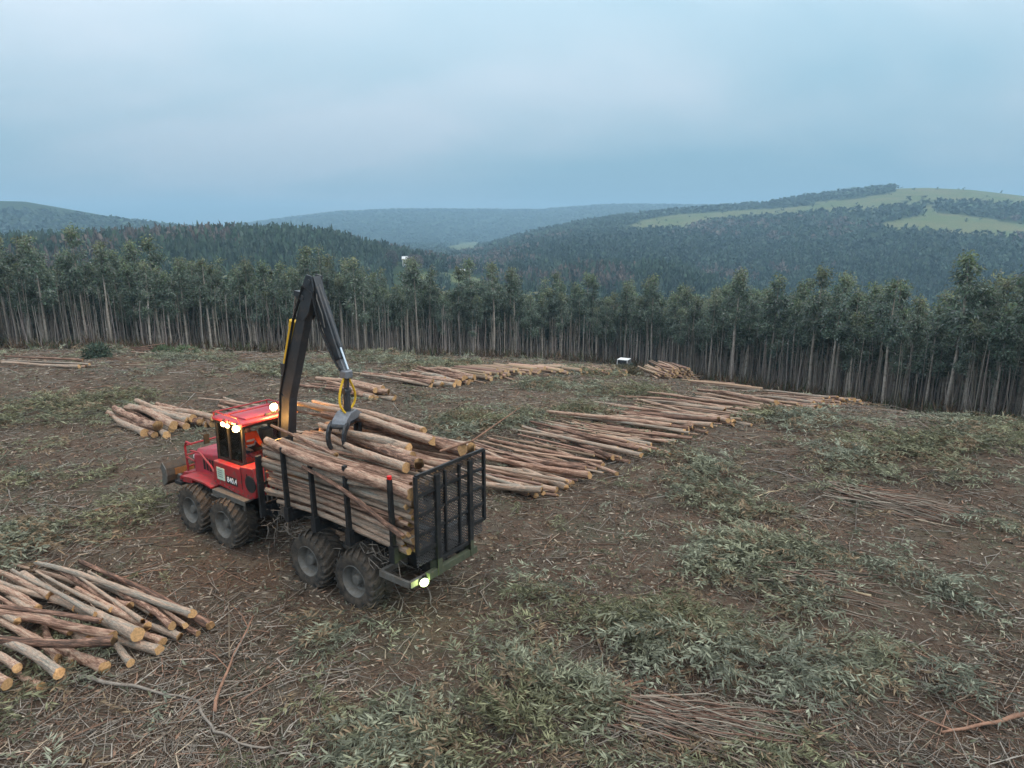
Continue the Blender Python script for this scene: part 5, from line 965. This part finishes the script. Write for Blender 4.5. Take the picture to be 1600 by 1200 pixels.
shrub(972, 583, .75, 2.0, (.10, .09, .055), 'low brownish bush in front of the white-roofed vehicle', 5); shrub(986, 586, .7, 2.0, (.12, .10, .06), 'low brownish bush between the white-roofed vehicle and the log stack', 6); shrub(152, 560, 1.0, 1.7, (.06, .085, .06), 'dark green bush standing alone on the clearing at the left', 1); shrub(285, 557, .7, 2.6, (.10, .13, .07), 'low green bush right of the pole bundle by the trees', 2); shrub(255, 555, .6, 1.5, (.09, .12, .065), 'small green bush left of another by the pole bundle', 3)

# ------------------------------------------------------------------ larger branches one can pick out
def branch(pix, r, m, lab, h=.06, side=0, seed=0):
    rg_ = random.Random(seed); r *= .68; P_ = [gpt(hit(*q), r + h * .5 + rg_.uniform(0, .04)) for q in pix]; F_ = []
    for a, b in zip(P_[:-1], P_[1:]):
        for q in range(4): F_.append(a.lerp(b, q / 4) + Vector((rg_.gauss(0, 1), rg_.gauss(0, 1), rg_.gauss(0, .4))) * (.028 if r < .03 else .012))
    F_.append(P_[-1]); n = len(F_); mb = MB(); mb.tube(F_, [r * (1.1 - .6 * i / (n - 1)) * rg_.uniform(.93, 1.07) for i in range(n)], 8)
    for q in range(side):
        i = rg_.randrange(1, n - 1); p = F_[i]; d = (F_[-1] - F_[0]).normalized(); a = rg_.choice([-1, 1]) * rg_.uniform(.4, .9); dd = Vector((d.x * math.cos(a) - d.y * math.sin(a), d.x * math.sin(a) + d.y * math.cos(a), rg_.uniform(-.02, .25))); l_ = rg_.uniform(.3, 1.0); mb.tube([p, p + dd * l_ * .5 + Vector((0, 0, .02)), p + dd * l_ + Vector((rg_.gauss(0, .08), rg_.gauss(0, .08), -.03))], [r * .45, r * .3, .004], 5)
    return tag(mb.build('fallen_branch', M[m], None, 'all'), lab, 'branch', 'loose branches on the clearing')
BR = [([(125, 1064), (210, 1080), (306, 1099)], .05, 'branch_grey', 'straight pale branch below the foreground log pile', 1), ([(308, 1099), (326, 1138), (375, 1168), (440, 1180), (520, 1186)], .035, 'branch_grey', 'bent grey branch curving along the bottom edge', 3), ([(334, 1120), (355, 1052), (396, 966)], .045, 'branch_red', 'grey-brown stake standing out right of the foreground pile', 2),
      ([(78, 944), (150, 912), (262, 893)], .03, 'branch_red', 'thin orange stick lying across the foreground log pile', 1), ([(714, 1200), (705, 1160), (698, 1146)], .05, 'branch_red', 'short reddish stick pointing at the camera at the bottom edge', 0), ([(942, 1088), (1020, 1066), (1112, 1046)], .045, 'branch_red', 'reddish branch rising to the right above the twig heap', 5),
      ([(1195, 1172), (1100, 1152), (1005, 1140)], .05, 'branch_grey', 'thick greenish-grey branch in the twig heap at the bottom', 6), ([(1360, 936), (1270, 914), (1192, 897)], .05, 'branch_pale', 'pale split pole on the right, brightest piece of wood there', 1), ([(1250, 930), (1205, 915), (1152, 898)], .045, 'branch_grey', 'grey pole just left of the pale split pole', 1),
      ([(1600, 1122), (1540, 1138), (1470, 1150)], .06, 'branch_red', 'reddish branch reaching in from the right edge near the bottom', 2), ([(1248, 1106), (1200, 1092), (1150, 1072)], .04, 'branch_grey', 'straight grey stick beside the leafy sprays at the bottom right', 1), ([(1510, 815), (1400, 790), (1290, 765)], .06, 'branch_red', 'dark branch in the brush heap at the right', 6), ([(1500, 806), (1420, 776), (1340, 762)], .05, 'branch_red', 'upper dark branch of the brush heap at the right', 5),
      ([(10, 762), (22, 792)], .03, 'branch_grey', 'short grey stick at the left edge below the pile', 0), ([(135, 806), (170, 798), (208, 791)], .07, 'branch_red', 'short reddish bark-covered piece left of the front wheels', 1), ([(208, 791), (262, 795)], .03, 'branch_grey', 'grey stick running to the front wheels', 1), ([(660, 900), (672, 940), (682, 962)], .03, 'branch_grey', 'thin upright stick behind the reversing lamp', 2),
      ([(1130, 800), (1200, 772), (1228, 768)], .03, 'branch_pale', 'forked pale stick right of the log row', 3), ([(1010, 1165), (1060, 1130), (1190, 1190)], .02, 'branch_red', 'crooked red twig in the heap at the bottom', 4), ([(940, 1170), (1010, 1120), (1090, 1090)], .025, 'branch_grey', 'left grey stem of the twig heap at the bottom', 6), ([(430, 1080), (520, 1050), (560, 1060)], .022, 'branch_grey', 'thin grey stick below the rear wheels', 4)]
for k, (pix, r, m_, lab, sd_) in enumerate(BR): branch(pix, r, m_, lab, .05, sd_, k)
# two brush heaps of aligned thin stems
for nm, (c0, c1), n, lab in (('a', ((960, 1110), (1190, 1165)), 190, 'heap of long thin stems at the bottom right of centre'), ('b', ((1300, 765), (1500, 812)), 150, 'dark heap of brush on the right half of the clearing'), ('c', ((1180, 900), (1370, 925)), 110, 'layer of thin poles around the pale split pole')):
    A_, B2 = hit(*c0), hit(*c1); d = unit((B2 - A_)[:2]); lt_ = np.array([-d[1], d[0]]); L_ = np.hypot(*(B2 - A_)[:2]); rg = np.random.default_rng(ord(nm)); u = rg.uniform(-.1, .9, n); v_ = rg.normal(0, .42, n); an = rg.normal(0, .22, n); ln = rg.uniform(.6, 1.0, n) * L_ * .75; dd = d[None] * np.cos(an)[:, None] + lt_[None] * np.sin(an)[:, None]
    s0 = A_[:2] + d * (u * L_ * .7)[:, None] + lt_ * v_[:, None]; ts = np.linspace(0, 1, 5); P = s0[:, None] + dd[:, None] * (ts[None] * ln[:, None])[..., None] + rg.normal(0, .035, (n, 5, 2)); z = ground_z(P[..., 0], P[..., 1]) + .03 + .28 * rg.random((n, 1)) * np.exp(-(v_ / .6) ** 2)[:, None] + rg.normal(0, .01, (n, 5)); rad = rg.uniform(.006, .02, n)
    V, F = tubes(np.concatenate([P, z[..., None]], -1), rad[:, None] * np.linspace(1.2, .4, 5)[None], 4); cc = np.array([[.22, .17, .135], [.2, .12, .09], [.27, .235, .19]])[rg.integers(0, 3, n)] * rg.uniform(.6, 1.2, (n, 1)); tag(link('brush_heap', np_mesh('brush_heap', V, F, M['litter'], np.repeat(cc, 20, 0))), lab, 'brush', kind='stuff')

# ------------------------------------------------------------------ haze over the valley
hz = MB(); hz.box((0, 0, 60), (9800, 9800, 260)); hm = bpy.data.materials.new('valley_haze'); hm.use_nodes = True; t = hm.node_tree; t.nodes.remove(t.nodes['Principled BSDF'])
pv = N(t, 'ShaderNodeVolumePrincipled'); pv.inputs['Color'].default_value = (.46, .74, .97, 1); pv.inputs['Density'].default_value = .00036; pv.inputs['Anisotropy'].default_value = .1
L(t, pv.outputs[0], t.nodes['Material Output'].inputs['Volume']); tag(hz.build('haze', hm), 'bluish haze filling the valley air', 'haze', kind='stuff')
